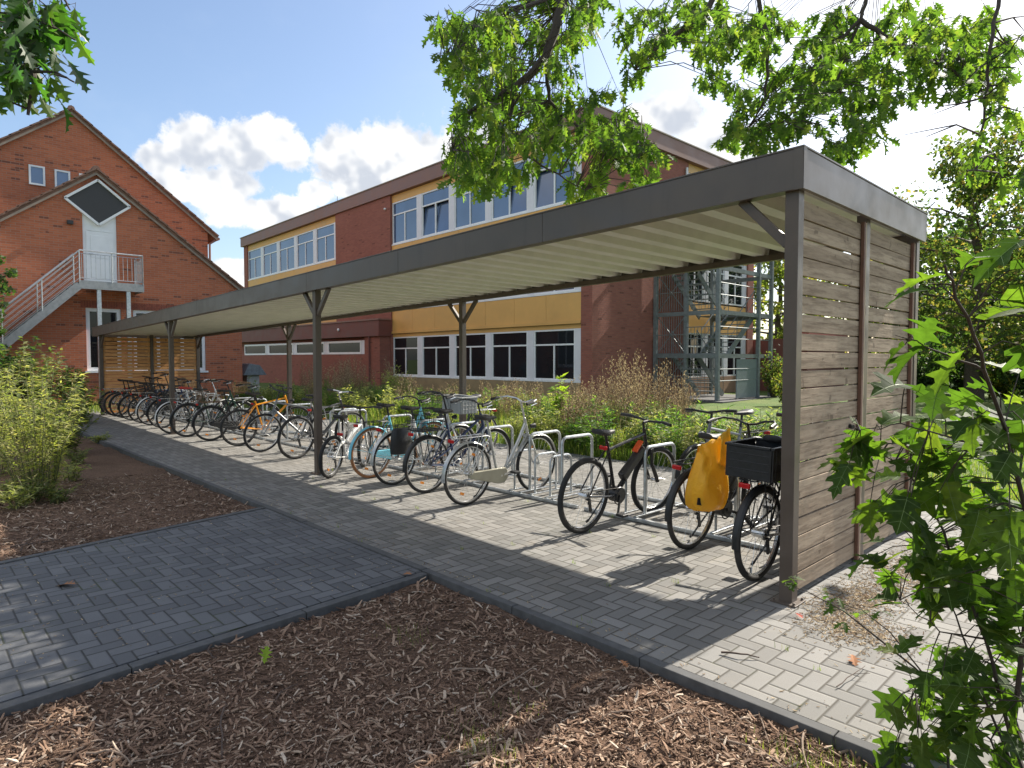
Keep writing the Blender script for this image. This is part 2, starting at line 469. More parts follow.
# mulch
MULCH, bb, pp = setup('bark_mulch')
co = objco(bb)
g1 = bb.noise(co, 45, 6, .75); g2 = bb.noise(co, 1.4, 5, .6)
vor = bb.new('ShaderNodeTexVoronoi', feature='F1'); bb.l.new(bb.vmath('ADD', co, bb.vmath('SCALE', bb.new('ShaderNodeTexNoise').outputs['Color'], .05)), vor.inputs['Vector']); vor.inputs['Scale'].default_value = 38
cl = bb.mix(bb.smooth(g1, .3, .7), (.085, .052, .035, 1), (.26, .165, .11, 1))
cl = bb.mix(bb.smooth(vor.outputs['Color'], .55, .95, 0, .55), cl, (.24, .14, .095, 1))
cl = bb.mix(bb.smooth(g2, .4, .7, 0, .5), cl, (.09, .055, .037, 1))
bb.l.new(cl, pp.inputs['Base Color']); pp.inputs['Roughness'].default_value = .95; pp.inputs['Specular IOR Level'].default_value = .2
bb.l.new(bb.bump(bb.math('ADD', g1, vor.outputs['Distance']), 1., .02), pp.inputs['Normal'])
def mulch_z(x, y):
    e = min(1, max(0, (2.86-y)/.5))
    return -.058 + .02*e + .03*fbm(x, y, 1.1) + .018*fbm(x, y, 5)
sheet('mulch_bed', -30, 9, -7, 2.86, .09, mulch_z, MULCH)
# paving
PAVE = paver_mat('grey_concrete_pavers', (.150, .147, .138), (.255, .247, .232), (.07, .063, .052), .1, (.17, .15, .125), .35, sand=.22)
PATHM = paver_mat('dark_anthracite_pavers', (.100, .102, .106), (.158, .160, .164), (.04, .039, .038), .1, (.075, .076, .08), .3)
KERB = plain('concrete_kerb', (.09, .09, .09), .85, 0, .3, 12, .5, dirt=.3)
m = MB(); m.box((-27, 2.93, -.2), (9, 8.3, 0)); tag(m.build('paving', PAVE), kind='structure')
pu = lambda y: -6.90 + .19*(2.85-y); pl = lambda y: -3.93 + .065*(2.85-y)
m = MB(); m.prism([(pu(2.85)+.06, 2.85, -.2), (pu(-3.5)+.06, -3.5, -.2), (pl(-3.5)-.06, -3.5, -.2), (pl(2.85)-.06, 2.85, -.2)], (0, 0, .2))
tag(m.build('path', PATHM), kind='structure')
m = MB(); x = -27.
while x < 2.6:
    dz = random.uniform(-.003, .004); m.box((x+.003, 2.862, -.25), (x+.997, 2.922, .006+dz)); x += 1
def kerb_run(f, sgn):
    y = 2.845
    while y > -3.4:
        a = V((f(y)+sgn*.025, y-.003, -.12)); c = V((f(y-1)+sgn*.025, y-.997, -.12)); m.bar(a, c, .07, .25); y -= 1
kerb_run(pu, 0); kerb_run(pl, 0)
tag(m.build('kerb', KERB, bevel=.004), kind='structure')
# wood chips, one loose heap
CHIP = island_mat('wood_chips', [(0, (.10, .06, .04)), (.35, (.22, .135, .09)), (.65, (.34, .22, .15)), (.88, (.47, .34, .24)), (1, (.68, .56, .44))], .9, scale=90)
cm = MB()
def chip(x, y, L, w, t, zoff=0., mb=None):
    a = random.uniform(0, 2*pi); tl = random.gauss(0, .28); q = V((x, y, mulch_z(x, y)+.006+zoff+L*.5*abs(sin(tl))*.8))
    d = V((cos(a)*cos(tl), sin(a)*cos(tl), sin(tl))); s = V((-sin(a), cos(a), random.gauss(0, .3))).normalized(); u = d.cross(s).normalized()
    k = random.uniform(.35, .9); bnd = u*random.uniform(-.12, .12)*L
    pts = [q - d*(L/2) - s*(w/2*k), q - d*(L/2)*.9 + s*(w/2*k), q + bnd - s*(w/2), q + bnd + s*(w/2), q + d*(L/2) - s*(w/2)*random.uniform(.1, .8), q + d*(L/2)*.92 + s*(w/2)*random.uniform(.1, .8)]
    vs = [p_ + u*(t/2) for p_ in pts] + [p_ - u*(t/2) for p_ in pts]
    (mb or cm).add(vs, [(0,2,3,1), (2,4,5,3), (6,7,9,8), (8,9,11,10), (0,1,7,6), (4,10,11,5), (0,6,8,2), (2,8,10,4), (1,3,9,7), (3,5,11,9)])
def on_mulch(x, y): return y < 2.83 and not (pu(y)-.03 < x < pl(y)+.05)
rc = random.Random(3)
n_ = 0
while n_ < 60000:
    dd = 1.6 + 9*(rc.random()**2.3); px = rc.uniform(-260, 1500) if rc.random() < .1 else rc.uniform(-60, 1090)
    r = ray(px, 400); p = V((r.x, r.y, 0)).normalized()*dd
    if not on_mulch(p.x, p.y) or p.y < -2 or not in_view((p.x, p.y, -.05), 260): continue
    big = rc.random()
    L = .010+.066*big**2.9; chip(p.x, p.y, L*(1 if dd < 4 else 1.3), (.0025+L*rc.uniform(.05, .2))*(1 if dd < 4 else 1.3), rc.uniform(.002, .006)); n_ += 1
tag(cm.build('wood_chips', CHIP), kind='stuff', label='shredded reddish bark chips strewn over the mulch beds')

# ------------------------------------------------------------------ bicycle shelter
PX, PY, BAY, SW = -1.75, 4.215, 6.607, 2.707
HB, HT, OV, SR, OVF = 2.70, 2.955, .043, .0213, .6
PW = .088
XL = PX - 3*BAY                      # outer post line at the far end
def roof_drop(ob):
    for v in ob.data.vertices:
        v.co.z -= SR*max(0, (PX - (v.co.x + SHX)))*min(1, max(0, v.co.z/2.4))
SHX = -11.66
shel = empty('bike_shelter', (SHX, 5.57, 0))
tag(shel, 'long open bicycle shelter with flat corrugated roof on brown-grey steel posts and slatted timber ends', 'bicycle shelter')
def sp(mb, name, mat, bevel=.003, smooth=False, parent=None):
    o = mb.build(name, mat, parent or shel, world=True, bevel=bevel, smooth=smooth)
    if (parent or shel) == shel or parent.parent == shel: roof_drop(o)
    return o
PF, PB = PY, PY+SW
def post(x, yf, brace=(1, 1)):
    """x is the post's right face, yf its front face"""
    m = MB(); m.box((x-PW, yf, .004), (x, yf+PW, HB+.055)); sp(m, 'post', STEEL, .004)
    cx, cy = x-PW/2, yf+PW/2
    m = MB(); m.box((cx-.085, cy-.085, .002), (cx+.085, cy+.085, .012))
    for i in (-1, 1):
        for j in (-1, 1): m.tube([(cx+i*.066, cy+j*.066, .012), (cx+i*.066, cy+j*.066, .026)], .009, 6)
    sp(m, 'foot_plate', STEEL, .001)
    for s, on in zip((-1, 1), brace):
        if on:
            m = MB(); m.bar((cx+s*(PW/2-.005), cy, HB-.33), (cx+s*.36, cy, HB+.012), .045, .06); sp(m, 'brace', STEEL, .002)
for k in range(4):
    x = PX-k*BAY if k < 3 else XL+PW
    post(x, PF, (1, 0) if k == 0 else ((0, 1) if k == 3 else (1, 1)))
    post(x, PB-PW, (1, 0) if k == 0 else ((0, 1) if k == 3 else (1, 1)))
XF = XL-OVF
YM = PY + SW/2
for x in (PX, XL+PW):
    m = MB(); m.box((x-PW, YM-.04, .004), (x-.012, YM+.04, HB+.05)); sp(m, 'post', STEEL, .004)
# edge sheets
def strip(name, a, c, mat=FASCIA):
    m = MB()
    n = max(1, round(abs(c[0]-a[0])/2.2))
    for i in range(n):
        x0 = a[0]+(c[0]-a[0])*i/n; x1 = a[0]+(c[0]-a[0])*(i+1)/n
        m.box((x0+.0018, a[1], a[2]), (x1-.0018 if i < n-1 else x1, c[1], c[2]))
    return sp(m, name, mat, .0025)
strip('fascia', (XF, PF-OV, HB), (PX+OV, PF-OV+.03, HT))
strip('fascia', (XF, PB+OV-.03, HB+.02), (PX+OV, PB+OV, HT))
m = MB(); m.box((PX+OV-.03, PF-OV+.031, HB), (PX+OV, PB+OV-.031, HT)); sp(m, 'fascia', FASCIA, .0025)
m = MB(); m.box((XF, PF-OV+.031, HB), (XF+.03, PB+OV-.031, HT)); sp(m, 'fascia', FASCIA, .0025)
m = MB(); m.box((PX+OV-.06, PF-OV-.003, HB-.004), (PX+OV+.004, PF-OV-.0005, HT+.004)); m.box((PX+OV+.0005, PF-OV-.003, HB-.004), (PX+OV+.004, PF-OV+.05, HT+.004)); sp(m, 'corner_trim', FASCIA, .001)
m = MB()
m.box((XF-.004, PF-OV-.006, HT+.001), (PX+OV+.006, PF-OV+.05, HT+.012)); m.box((PX+OV-.05, PF-OV+.051, HT+.001), (PX+OV+.006, PB+OV-.051, HT+.012)); m.box((XF-.004, PB+OV-.05, HT+.001), (PX+OV+.006, PB+OV+.006, HT+.012))
sp(m, 'edge_flashing', FASCIA, .001)
for y in (PF+.004, PB-PW+.004):
    m = MB()
    for k in range(3): m.box((XL+.1 + k*BAY, y, HB+.004), (XL+.1+(k+1)*BAY-.002 if k < 2 else PX-.02, y+.07, HB+.068))
    sp(m, 'beam', STEEL, .003)
# corrugated sheet
m = MB(); prof = []; x = XF+.04
while x < PX+.02:
    for dx, dz in ((0, 0), (.12, 0), (.145, .095), (.305, .095)):
        if x+dx < PX+.02: prof.append((x+dx, dz))
    x += .33
vs = []
for y in (PF-OV+.032, PF+.9, PF+1.8, PB+OV-.032): vs += [(px_, y, HB+.073+dz) for px_, dz in prof]
N = len(prof); fs = [(k*N+i, k*N+i+1, (k+1)*N+i+1, (k+1)*N+i) for k in range(3) for i in range(N-1)]
m.add(vs, fs); o = sp(m, 'roof_sheet', SHEET, 0)
md = o.modifiers.new('gauge', 'SOLIDIFY'); md.thickness = .0015; md.offset = 1
# slatted ends
def slat_panel(xo, y0, y1, mat, top, label, r, outer):
    g0, g1 = (.007, .014) if outer else (.014, .022)
    """xo outer face of the boards; boards run along Y"""
    m = MB(); z = .05
    t = .024
    while z < top-.06:
        h = .125 - r.uniform(g0, g1); dz = r.uniform(-.004, .004)
        x0 = xo - t + r.uniform(-.0025, .0025)
        m.bar((x0+t/2, y0, z+h/2), (x0+t/2, y1, z+h/2+dz), t, h)
        z += .125
    o = sp(m, 'slat_panel', mat, .002); tag(o, label)
    for yy in (y0+.03, y1-.03):
        m = MB(); m.box((xo-t-.05, yy-.022, .05), (xo-t-.004, yy+.022, top)); sp(m, 'batten', PALEBATTEN, .002)
    if outer:
        m = MB(); m.box((xo+.004, y1-.072, .03), (xo+.03, y1-.034, top+.02)); sp(m, 'batten', BATTEN, .002)
        m = MB(); m.box((xo+.004, y1-.032, .03), (xo+.024, y1+.004, top+.02)); sp(m, 'batten', PALEBATTEN, .002)
        m = MB(); m.box((xo+.003, y0-.006, .03), (xo+.016, y0+.016, top+.02)); sp(m, 'batten', PALEBATTEN, .002)
        for zz in (.55, 1.28, 2.0):
            m = MB(); m.box((xo+.012, y1+.005, zz-.04), (xo+.022, y1+.02, zz+.04)); sp(m, 'bracket', STEEL, .001)
    return o
rs = random.Random(11)
slat_panel(PX-.034, PF+PW+.008, YM-.046, WOOD_GREY, 2.66, 'weathered grey-brown horizontal boards', rs, True)
slat_panel(PX-.034, YM+.046, PB-PW-.008, WOOD_GREY, 2.66, 'weathered grey-brown horizontal boards', rs, True)
slat_panel(XL+.05, PF+PW+.008, YM-.046, WOOD_WARM_LIT, 2.72, 'larch boards, orange with warm light put into their colour', rs, False)
slat_panel(XL+.05, YM+.046, PB-PW-.008, WOOD_WARM_LIT, 2.72, 'larch boards, orange with warm light put into their colour', rs, False)
# ------------------------------------------------------------------ bicycles
RUB = plain('black_tyre_rubber', (.018, .018, .018), .75, 0, .3, 30, dirt=.35)
TAN = plain('tan_tyre_sidewall', (.30, .13, .05), .7, 0, .25, 30)
ALU = plain('brushed_aluminium', (.66, .66, .66), .3, .9, .12, 30)
CHROME = plain('bright_spoke_steel', (.75, .75, .74), .25, .9, .1, 30)
BLACKP = plain('black_plastic', (.018, .018, .019), .45, 0, .3, 30)
BLACKR = plain('black_paint', (.016, .016, .018), .28, 0, .2, 20)
SADDLE = plain('black_vinyl', (.022, .02, .02), .5, 0, .3, 40, .2)
REDL = plain('red_lens', (.45, .01, .012), .2, 0, .1, 20)
ORANGE_L = plain('amber_reflector', (.85, .28, .03), .25, 0, .1, 20)
CLEAR_L = plain('clear_lens', (.7, .72, .72), .15, 0, .05, 20)
PAINT = {}
def paint(name, col, rough=.3, metal=0.):
    return plain('paint_' + name, col, rough, metal, .1, 10, dirt=.08)
def arc(c, R, a0, a1, n, y=0.):
    return [V((c[0]+R*cos(radians(a0+(a1-a0)*i/n)), y, c[2]+R*sin(radians(a0+(a1-a0)*i/n)))) for i in range(n+1)]
def guard_strip(mb, c, R, a0, a1, w, n=22):
    pa = arc(c, R, a0, a1, n); vs = []
    for q in pa:
        d = (q-V(c)).normalized()
        for yy, dd in ((-w/2, -.012), (-w/4, .0), (w/4, .0), (w/2, -.012)): vs.append(q + V((0, yy, 0)) + d*dd)
        for yy, dd in ((w/2, -.0145), (w/4, -.003), (-w/4, -.003), (-w/2, -.0145)): vs.append(q + V((0, yy, 0)) + d*dd)
    fs = []
    for k in range(n):
        for i in range(8): j = (i+1) % 8; fs.append((k*8+i, k*8+j, (k+1)*8+j, (k+1)*8+i))
    fs += [tuple(range(7, -1, -1)), tuple(n*8+i for i in range(8))]
    mb.add(vs, fs)

def bicycle(X, Y, head, spec):
    """X, Y = where the rear tyre meets the paving; head in degrees clockwise from +Y"""
    S = dict(lock=random.choice((None, BLACKP, BLACKP)), frame='diamond', col=BLACKR, r=.345, tyre=.019, tmat=RUB, bar='city', guards=None, rack=True, basket=None, front=None, crate=None, light=True,
             chain=None, battery=False, steer=0., lean=3., fork=None, barmat=BLACKP, rim=ALU, saddle=SADDLE, sh=.98, bh=1.05, stand=True, tail=True, spokes=28, susp=False, pann=None, bags=None)
    S.update(spec)
    r = S['r']; k = r/.345
    root = empty('bicycle', (0, 0, 0))
    ang = pi/2 - radians(head)
    f2 = V((cos(ang), sin(ang), 0))
    o = V((X, Y, .002)) + f2*(.53*k)
    root.location = o; root.rotation_euler = (radians(S['lean']), 0, ang)
    tag(root, S['label'], 'bicycle', 'bicycles parked under the shelter')
    RA = V((-.53*k, 0, r)); FA = V((.57*k, 0, r)); BB = V((-.08, 0, .285*k+.0))
    ht = .90 if S['frame'] != 'kid' else .72
    HTp = V((.335*k, 0, ht)); HBp = V((.40*k, 0, ht-.19))
    STp = V((-.235*k, 0, .80 if S['frame'] != 'kid' else .60))
    col = S['col']
    # front assembly turns about the head tube
    ax = (HTp-HBp).normalized(); Q = Matrix.Rotation(radians(S['steer']), 3, ax)
    def turn(mb):
        mb.v = [tuple(HBp + Q @ (V(q)-HBp)) for q in mb.v]; return mb
    # frame
    m = MB()
    m.tube([HBp-ax*.01, HTp+ax*.015], .019, 10)
    if S['frame'] in ('diamond', 'mtb'):
        m.tube([STp-V((-.01, 0, .05)), HTp-ax*.04], .0155, 8)
        m.tube([BB, HBp+ax*.035], .021 if S['frame'] == 'diamond' else .026, 10)
    elif S['frame'] == 'step':
        mid = V((.13, 0, .47))
        m.tube([HTp-ax*.05, V((.25, 0, .66)), mid, V((.03, 0, .33)), BB], .021, 10)
        m.tube([HBp+ax*.03, V((.29, 0, .58)), V((.16, 0, .39)), BB+V((.02, 0, -.01))], .016, 8)
    elif S['frame'] == 'mixte':
        m.tube([BB, HBp+ax*.035], .019, 10)
        for s_ in (-1, 1): m.tube([HTp-ax*.04+V((0, s_*.01, 0)), V((-.17, s_*.022, .52)), RA+V((0, s_*.06, .02))], .009, 6)
    elif S['frame'] == 'kid':
        m.tube([HTp-ax*.05, V((.05, 0, .56)), V((-.06, 0, .46))], .024, 10)
        m.tube([HBp+ax*.02, V((.12, 0, .42)), BB], .026, 10)
    m.tube([BB, STp + (STp-BB)*.06], .0165, 8)
    for s_ in (-1, 1):
        m.tube([BB+V((-.02, s_*.035, 0)), V((RA.x*.6, s_*.055, (BB.z+RA.z)/2)), RA+V((0, s_*.062, 0))], .010, 6)
        m.tube([STp-V((0, 0, .05))+V((0, s_*.02, 0)), V(((STp.x+RA.x)/2, s_*.05, (STp.z+RA.z)/2)), RA+V((0, s_*.062, 0))], .008, 6)
    m.tube([BB+V((0, -.036, 0)), BB+V((0, .036, 0))], .023, 10)
    if S['susp']: m.tube([V((-.12, 0, .47)), V((-.27, 0, .42))], .024, 8)
    m.build('frame', col, root, smooth=True)
    # fork
    m = MB(); cr = HBp - ax*.02
    for s_ in (-1, 1):
        if S['frame'] in ('mtb', 'kid'):
            m.tube([cr+V((0, s_*.058, .02)), cr+V((.035, s_*.058, -.17))], .0165, 8); m.tube([cr+V((.035, s_*.058, -.15)), FA+V((-.02, s_*.058, 0))], .021, 8)
        else: m.tube([cr+V((0, s_*.03, 0)), cr+V((.012, s_*.055, -.05)), (cr+FA)/2+V((-.008, s_*.056, 0)), FA+V((0, s_*.054, 0))], [.013, .013, .011, .008], 8)
    m.bar(cr+V((0, -.07, .0)), cr+V((0, .07, 0)), .04, .035)
    turn(m).build('fork', S['fork'] or col, root, smooth=True)
    # wheels
    for w_i, c in enumerate((RA, FA)):
        fr = w_i == 1
        Rr = r - S['tyre']*1.75
        m = MB(); m.cur = 0; m.ring(c, (0, 1, 0), Rr-.004, .0085, 44, 6, 1.3)
        m.tube([c+V((0, -.05, 0)), c+V((0, .05, 0))], .014 if fr or not S['battery'] else .03, 8)
        for s_ in (-1, 1): m.tube([c+V((0, s_*.028, 0)), c+V((0, s_*.032, 0))], .026, 10)
        if not fr: m.tube([c+V((0, -.045, 0)), c+V((0, -.034, 0))], .042, 12)
        m.cur = 1; ns = S['spokes']
        for i in range(ns):
            t = 2*pi*(i+.5)/ns; sg = 1 if i % 2 else -1; t2 = t + (.75 if (i//2) % 2 else -.75)
            m.tube([c+V((.024*cos(t2), sg*.029, .024*sin(t2))), c+V(((Rr-.01)*cos(t), 0, (Rr-.01)*sin(t)))], .00135, 3, caps=False)
        if fr: turn(m)
        wh = m.build('wheel', [S['rim'], CHROME], root, smooth=True)
        m = MB(); m.ring(c, (0, 1, 0), r-S['tyre'], S['tyre'], 52, 10)
        if fr: turn(m)
        ty = m.build('tyre', S['tmat'], wh, smooth=True)
        for a in (70, 250):
            m = MB(); a += 40*w_i; q = c+V(((Rr*.72)*cos(radians(a)), 0, (Rr*.72)*sin(radians(a)))); d = V((-sin(radians(a)), 0, cos(radians(a))))
            m.bar(q-d*.028, q+d*.028, .006, .028)
            if fr: turn(m)
            if S.get('refl', True): m.build('spoke_reflector', ORANGE_L, wh)
    # saddle
    top = V((-.275*k, 0, S['sh']))
    m = MB(); m.tube([STp, top-V((0, 0, .03))], .0135, 8); m.build('seat_post', ALU if S['barmat'] is not BLACKP else BLACKP, root, smooth=True)
    m = MB(); rings = []
    for x, w, h, zz in ((-.13, .03, .02, .012), (-.125, .075, .045, .012), (-.08, .088, .05, .004), (-.02, .072, .045, -.004), (.05, .036, .036, -.004), (.11, .022, .028, -.002), (.135, .012, .014, -.004)):
        rings.append([top+V((x, w*cos(t), zz+h*.55*sin(t)-(0 if sin(t) > 0 else abs(cos(t))*.012))) for t in [2*pi*i/12 for i in range(12)]])
    m.loft(rings); m.build('saddle', S['saddle'], root, smooth=True, angle=60)
    # handlebar
    BH = HTp + ax*(S['bh']-HTp.z)/ax.z*.96
    m = MB(); m.tube([HTp, BH], .0125, 8)
    gl = []
    if S['bar'] == 'city':
        for s_ in (-1, 1):
            pts = [BH+V((.0, 0, 0)), BH+V((.05, s_*.05, .0)), BH+V((.055, s_*.13, .03)), BH+V((0, s_*.24, .045)), BH+V((-.09, s_*.285, .03)), BH+V((-.20, s_*.295, .01))]
            m.tube(pts, .011, 8); gl.append((pts[4]+(pts[5]-pts[4])*.05, pts[5]+(pts[5]-pts[4])*.06)); 
    else:
        st = BH+V((.075, 0, .01)); m.tube([BH, st], .015, 8)
        for s_ in (-1, 1):
            pts = [st, st+V((0, s_*.09, .01)), st+V((-.012, s_*.19, .022)), st+V((-.05, s_*.32, .02))]
            m.tube(pts, .0125, 8); gl.append((pts[2]+(pts[3]-pts[2])*.15, pts[3]+(pts[3]-pts[2])*.03))
    hb = turn(m).build('handlebar', S['barmat'], root, smooth=True)
    for g0, g1 in gl:
        m = MB(); m.tube([g0, g0+(g1-g0)*.06, g1-(g1-g0)*.05, g1], [.0165, .0175, .0175, .0165], 8); turn(m).build('grip', BLACKP, hb, smooth=True)
        m = MB(); d = (g1-g0).normalized(); out = V((.045, 0, -.02))
        m.tube([g0-d*.03, g0-d*.02+out, g0+d*.09+out*1.1], [.009, .006, .005], 6); turn(m).build('brake_lever', BLACKP if S['bar'] != 'city' else ALU, hb, smooth=True)
    # cables
    m = MB()
    for s_ in (-1, 1):
        m.tube([BH+V((.03, s_*.16, .02)), BH+V((.14, s_*.10, .0)), BH+V((.12, s_*.02, -.12)), HBp+V((.03, s_*.01, .06)), HBp+V((-.06, 0, .0))], .0026, 5)
    turn(m).build('brake_cable', BLACKP, root, smooth=True)
    # drive
    m = MB(); cy = -.055
    m.ring(BB+V((0, cy, 0)), (0, 1, 0), .082, .006, 28, 5); m.tube([BB+V((0, cy-.004, 0)), BB+V((0, cy+.004, 0))], .03, 12)
    m.tube([BB+V((0, cy-.02, 0)), BB+V((0, -cy+.02, 0))], .012, 8)
    for i in range(5): t = 2*pi*i/5; m.bar(BB+V((0, cy, 0)), BB+V((.08*cos(t), cy, .08*sin(t))), .006, .012)
    ca = radians(S.get('crank', -35))
    pv = V((.17*cos(ca), 0, .17*sin(ca)))
    m.bar(BB+V((0, cy-.012, 0)), BB+V((0, cy-.02, 0))+pv, .012, .024); m.bar(BB+V((0, -cy+.012, 0)), BB+V((0, -cy+.02, 0))-pv, .012, .024)
    cs = m.build('crankset', BLACKP if S['frame'] in ('mtb',) or S['battery'] else ALU, root, smooth=True)
    for s_, q in ((-1, BB+V((0, cy-.025, 0))+pv), (1, BB+V((0, -cy+.025, 0))-pv)):
        m = MB(); m.box((q.x-.045, q.y-(.09 if s_ < 0 else 0), q.z-.013), (q.x+.045, q.y+(0 if s_ < 0 else .09), q.z+.013)); m.build('pedal', BLACKP, cs, bevel=.006)
    m = MB()
    for zz in (1, -1): m.tube([BB+V((0, cy, zz*.08)), RA+V((0, -.04, zz*.038))], .0035, 5)
    m.build('chain', plain('oily_chain', (.05, .045, .04), .5, .6), root)
    if S['frame'] in ('mtb', 'kid') or S.get('mech'):
        m = MB(); m.bar(RA+V((0, -.06, -.02)), RA+V((.03, -.06, -.13)), .012, .03)
        for q in (RA+V((.01, -.055, -.06)), RA+V((.035, -.055, -.13))): m.tube([q+V((0, -.005, 0)), q+V((0, .005, 0))], .02, 10)
        m.build('derailleur', BLACKP, root)
    if S['chain']:
        m = MB(); m.prism([BB+V((.10, -.075, .04)), BB+V((.105, -.075, -.03)), BB+V((.05, -.075, -.09)), BB+V((-.05, -.075, -.088)), RA+V((-.02, -.075, -.04)), RA+V((-.035, -.075, .0)), RA+V((.03, -.075, .03)), BB+V((-.03, -.075, .088)), BB+V((.06, -.075, .085))], (0, .04, 0))
        m.build('chain_guard', S['chain'], root, bevel=.008)
    if S['guards']:
        gw = .056
        m = MB(); guard_strip(m, RA, r+.018, -8, 135, gw)
        for s_ in (-1, 1): m.tube([RA+V((0, s_*.055, 0)), V((RA.x-(r+.012)*cos(radians(15)), s_*.026, r+(r+.012)*sin(radians(15))))], .0028, 5)
        m.v = [(2*RA.x - x, y, z) if i < 23*8 else (x, y, z) for i, (x, y, z) in enumerate(m.v)]
        m.f = [f[::-1] if max(f) < 23*8 else f for f in m.f]
        m.build('mudguard', S['guards'], root, smooth=True)
        m = MB(); guard_strip(m, FA, r+.018, 5, 150, gw)
        m.v = [(2*FA.x - x, y, z) for x, y, z in m.v]; m.f = [f[::-1] for f in m.f]
        m.v = [(2*FA.x - x, y, z) for x, y, z in m.v]; m.f = [f[::-1] for f in m.f]
        for s_ in (-1, 1): m.tube([FA+V((0, s_*.055, 0)), V((FA.x-(r+.012)*cos(radians(20)), s_*.026, r+(r+.012)*sin(radians(20))))], .0028, 5)
        turn(m).build('mudguard', S['guards'], root, smooth=True)
    rz = 2*r+.075
    if S['rack']:
        m = MB(); x0, x1 = RA.x-.22, STp.x-.06
        for s_ in (-1, 1):
            m.tube([V((x1+.03, s_*.05, rz-.02)), V((x1-.02, s_*.062, rz)), V((x0, s_*.062, rz)), V((x0-.015, s_*.03, rz))], .0055, 6)
            m.tube([RA+V((0, s_*.07, .01)), V((RA.x-.09, s_*.064, rz))], .005, 6); m.tube([RA+V((0, s_*.07, .01)), V((RA.x+.09, s_*.064, rz))], .005, 6)
        for i in range(5): xx = x0+(x1-x0)*i/4; m.tube([V((xx, -.062, rz)), V((xx, .062, rz))], .004, 5)
        m.build('luggage_rack', BLACKP if S.get('rackblack') else ALU, root, smooth=True)
    if S['tail']:
        m = MB(); zz = rz-.03 if S['rack'] else STp.z-.02; xx = RA.x-.245 if S['rack'] else STp.x-.05
        m.box((xx-.025, -.042, zz-.022), (xx, .042, zz+.016)); m.build('rear_light', REDL, root, bevel=.008)
    if S['light']:
        m = MB(); q = HBp + V((.075, 0, .10)); m.tube([q+V((-.035, 0, 0)), q+V((.015, 0, 0)), q+V((.03, 0, 0))], [.018, .032, .033], 12)
        m.tube([q+V((-.02, 0, -.02)), HBp+V((.01, 0, 0))], .006, 5)
        hl = turn(m).build('headlight', BLACKP, root, smooth=True)
        m = MB(); m.tube([q+V((.03, 0, 0)), q+V((.036, 0, 0))], [.029, .024], 12); turn(m).build('lens', CLEAR_L, hl, smooth=True)
    if S['stand']:
        m = MB(); m.tube([V((BB.x-.10, .06, BB.z-.03)), V((BB.x-.18, .16, .03))], .008, 6); m.tube([V((BB.x-.18, .16, .03)), V((BB.x-.21, .165, .015))], .012, 6); m.build('kickstand', BLACKP, root, smooth=True)
    if S['battery']:
        m = MB(); a = BB+V((.09, 0, .16)); c = HBp+V((-.07, 0, .0)); m.bar(a, c, .075, .085, (0, 0, 1)); m.build('battery', BLACKP, root, bevel=.015)
        m = MB(); m.tube([BB+V((.03, -.06, 0)), BB+V((.03, .06, 0))], .075, 14); m.build('motor', BLACKP, root, smooth=True, bevel=.008)
    def wire_basket(cx, cz, lx, ly, h, mat, parent_turn=False, step=.035):
        m = MB(); t = 1.14
        for zf, s_ in ((0, .86), (.5, .93), (1, 1)):
            a, c = lx/2*s_, ly/2*s_; z = cz+h*zf; m.tube([(cx-a, -c, z), (cx+a, -c, z), (cx+a, c, z), (cx-a, c, z)], .0042, 5, closed=True)
        nx = max(3, int(lx/step)); ny = max(3, int(ly/step))
        for i in range(nx+1):
            u = -1+2*i/nx
            for s_ in (-1, 1): m.tube([(cx+u*lx/2, s_*ly/2, cz+h), (cx+u*lx/2*.86, s_*ly/2*.86, cz)], .0024, 4, caps=False)
            m.tube([(cx+u*lx/2*.86, -ly/2*.86, cz), (cx+u*lx/2*.86, ly/2*.86, cz)], .0024, 4, caps=False)
        for i in range(ny+1):
            u = -1+2*i/ny
            for s_ in (-1, 1): m.tube([(cx+s_*lx/2, u*ly/2, cz+h), (cx+s_*lx/2*.86, u*ly/2*.86, cz)], .0024, 4, caps=False)
        if parent_turn: turn(m)
        return m.build('basket', mat, root)
    def box_crate(cx, cz, lx, ly, h, mat, front=False):
        m = MB(); t = .006
        for s_ in (-1, 1):
            m.box((cx-lx/2, s_*ly/2-t, cz), (cx+lx/2, s_*ly/2+t, cz+h)); m.box((cx+s_*lx/2-t, -ly/2+t+.001, cz), (cx+s_*lx/2+t, ly/2-t-.001, cz+h))
            m.box((cx-lx/2-.01, s_*ly/2-.014, cz+h+.001), (cx+lx/2+.01, s_*ly/2+.014, cz+h+.02)); m.box((cx+s_*lx/2-.014, -ly/2+.016, cz+h+.001), (cx+s_*lx/2+.014, ly/2-.016, cz+h+.02))
        m.box((cx-lx/2+t, -ly/2+t, cz-.002), (cx+lx/2-t, ly/2-t, cz+.008))
        for i in range(5):
            xx = cx-lx/2+lx*(i+.5)/5
            for s_ in (-1, 1): m.box((xx-.006, s_*(ly/2+t)-.004, cz+.01), (xx+.006, s_*(ly/2+t)+.004, cz+h))
        for zz in (.3, .55, .8):
            for s_ in (-1, 1): m.box((cx-lx/2+.02, s_*(ly/2+t)-.003, cz+h*zz-.004), (cx+lx/2-.02, s_*(ly/2+t)+.006, cz+h*zz+.004)); m.box((cx+s_*(lx/2+t)-.003, -ly/2+.02, cz+h*zz-.004), (cx+s_*(lx/2+t)+.006, ly/2-.02, cz+h*zz+.004))
        if front: turn(m)
        return m.build('crate', mat, root, bevel=.004)
    if S['basket']: wire_basket(RA.x-.03, rz+.006, .40, .34, .20, S['basket'])
    if S['front']: wire_basket(HTp.x+.24, HTp.z-.02, .28, .36, .22, S['front'], True)
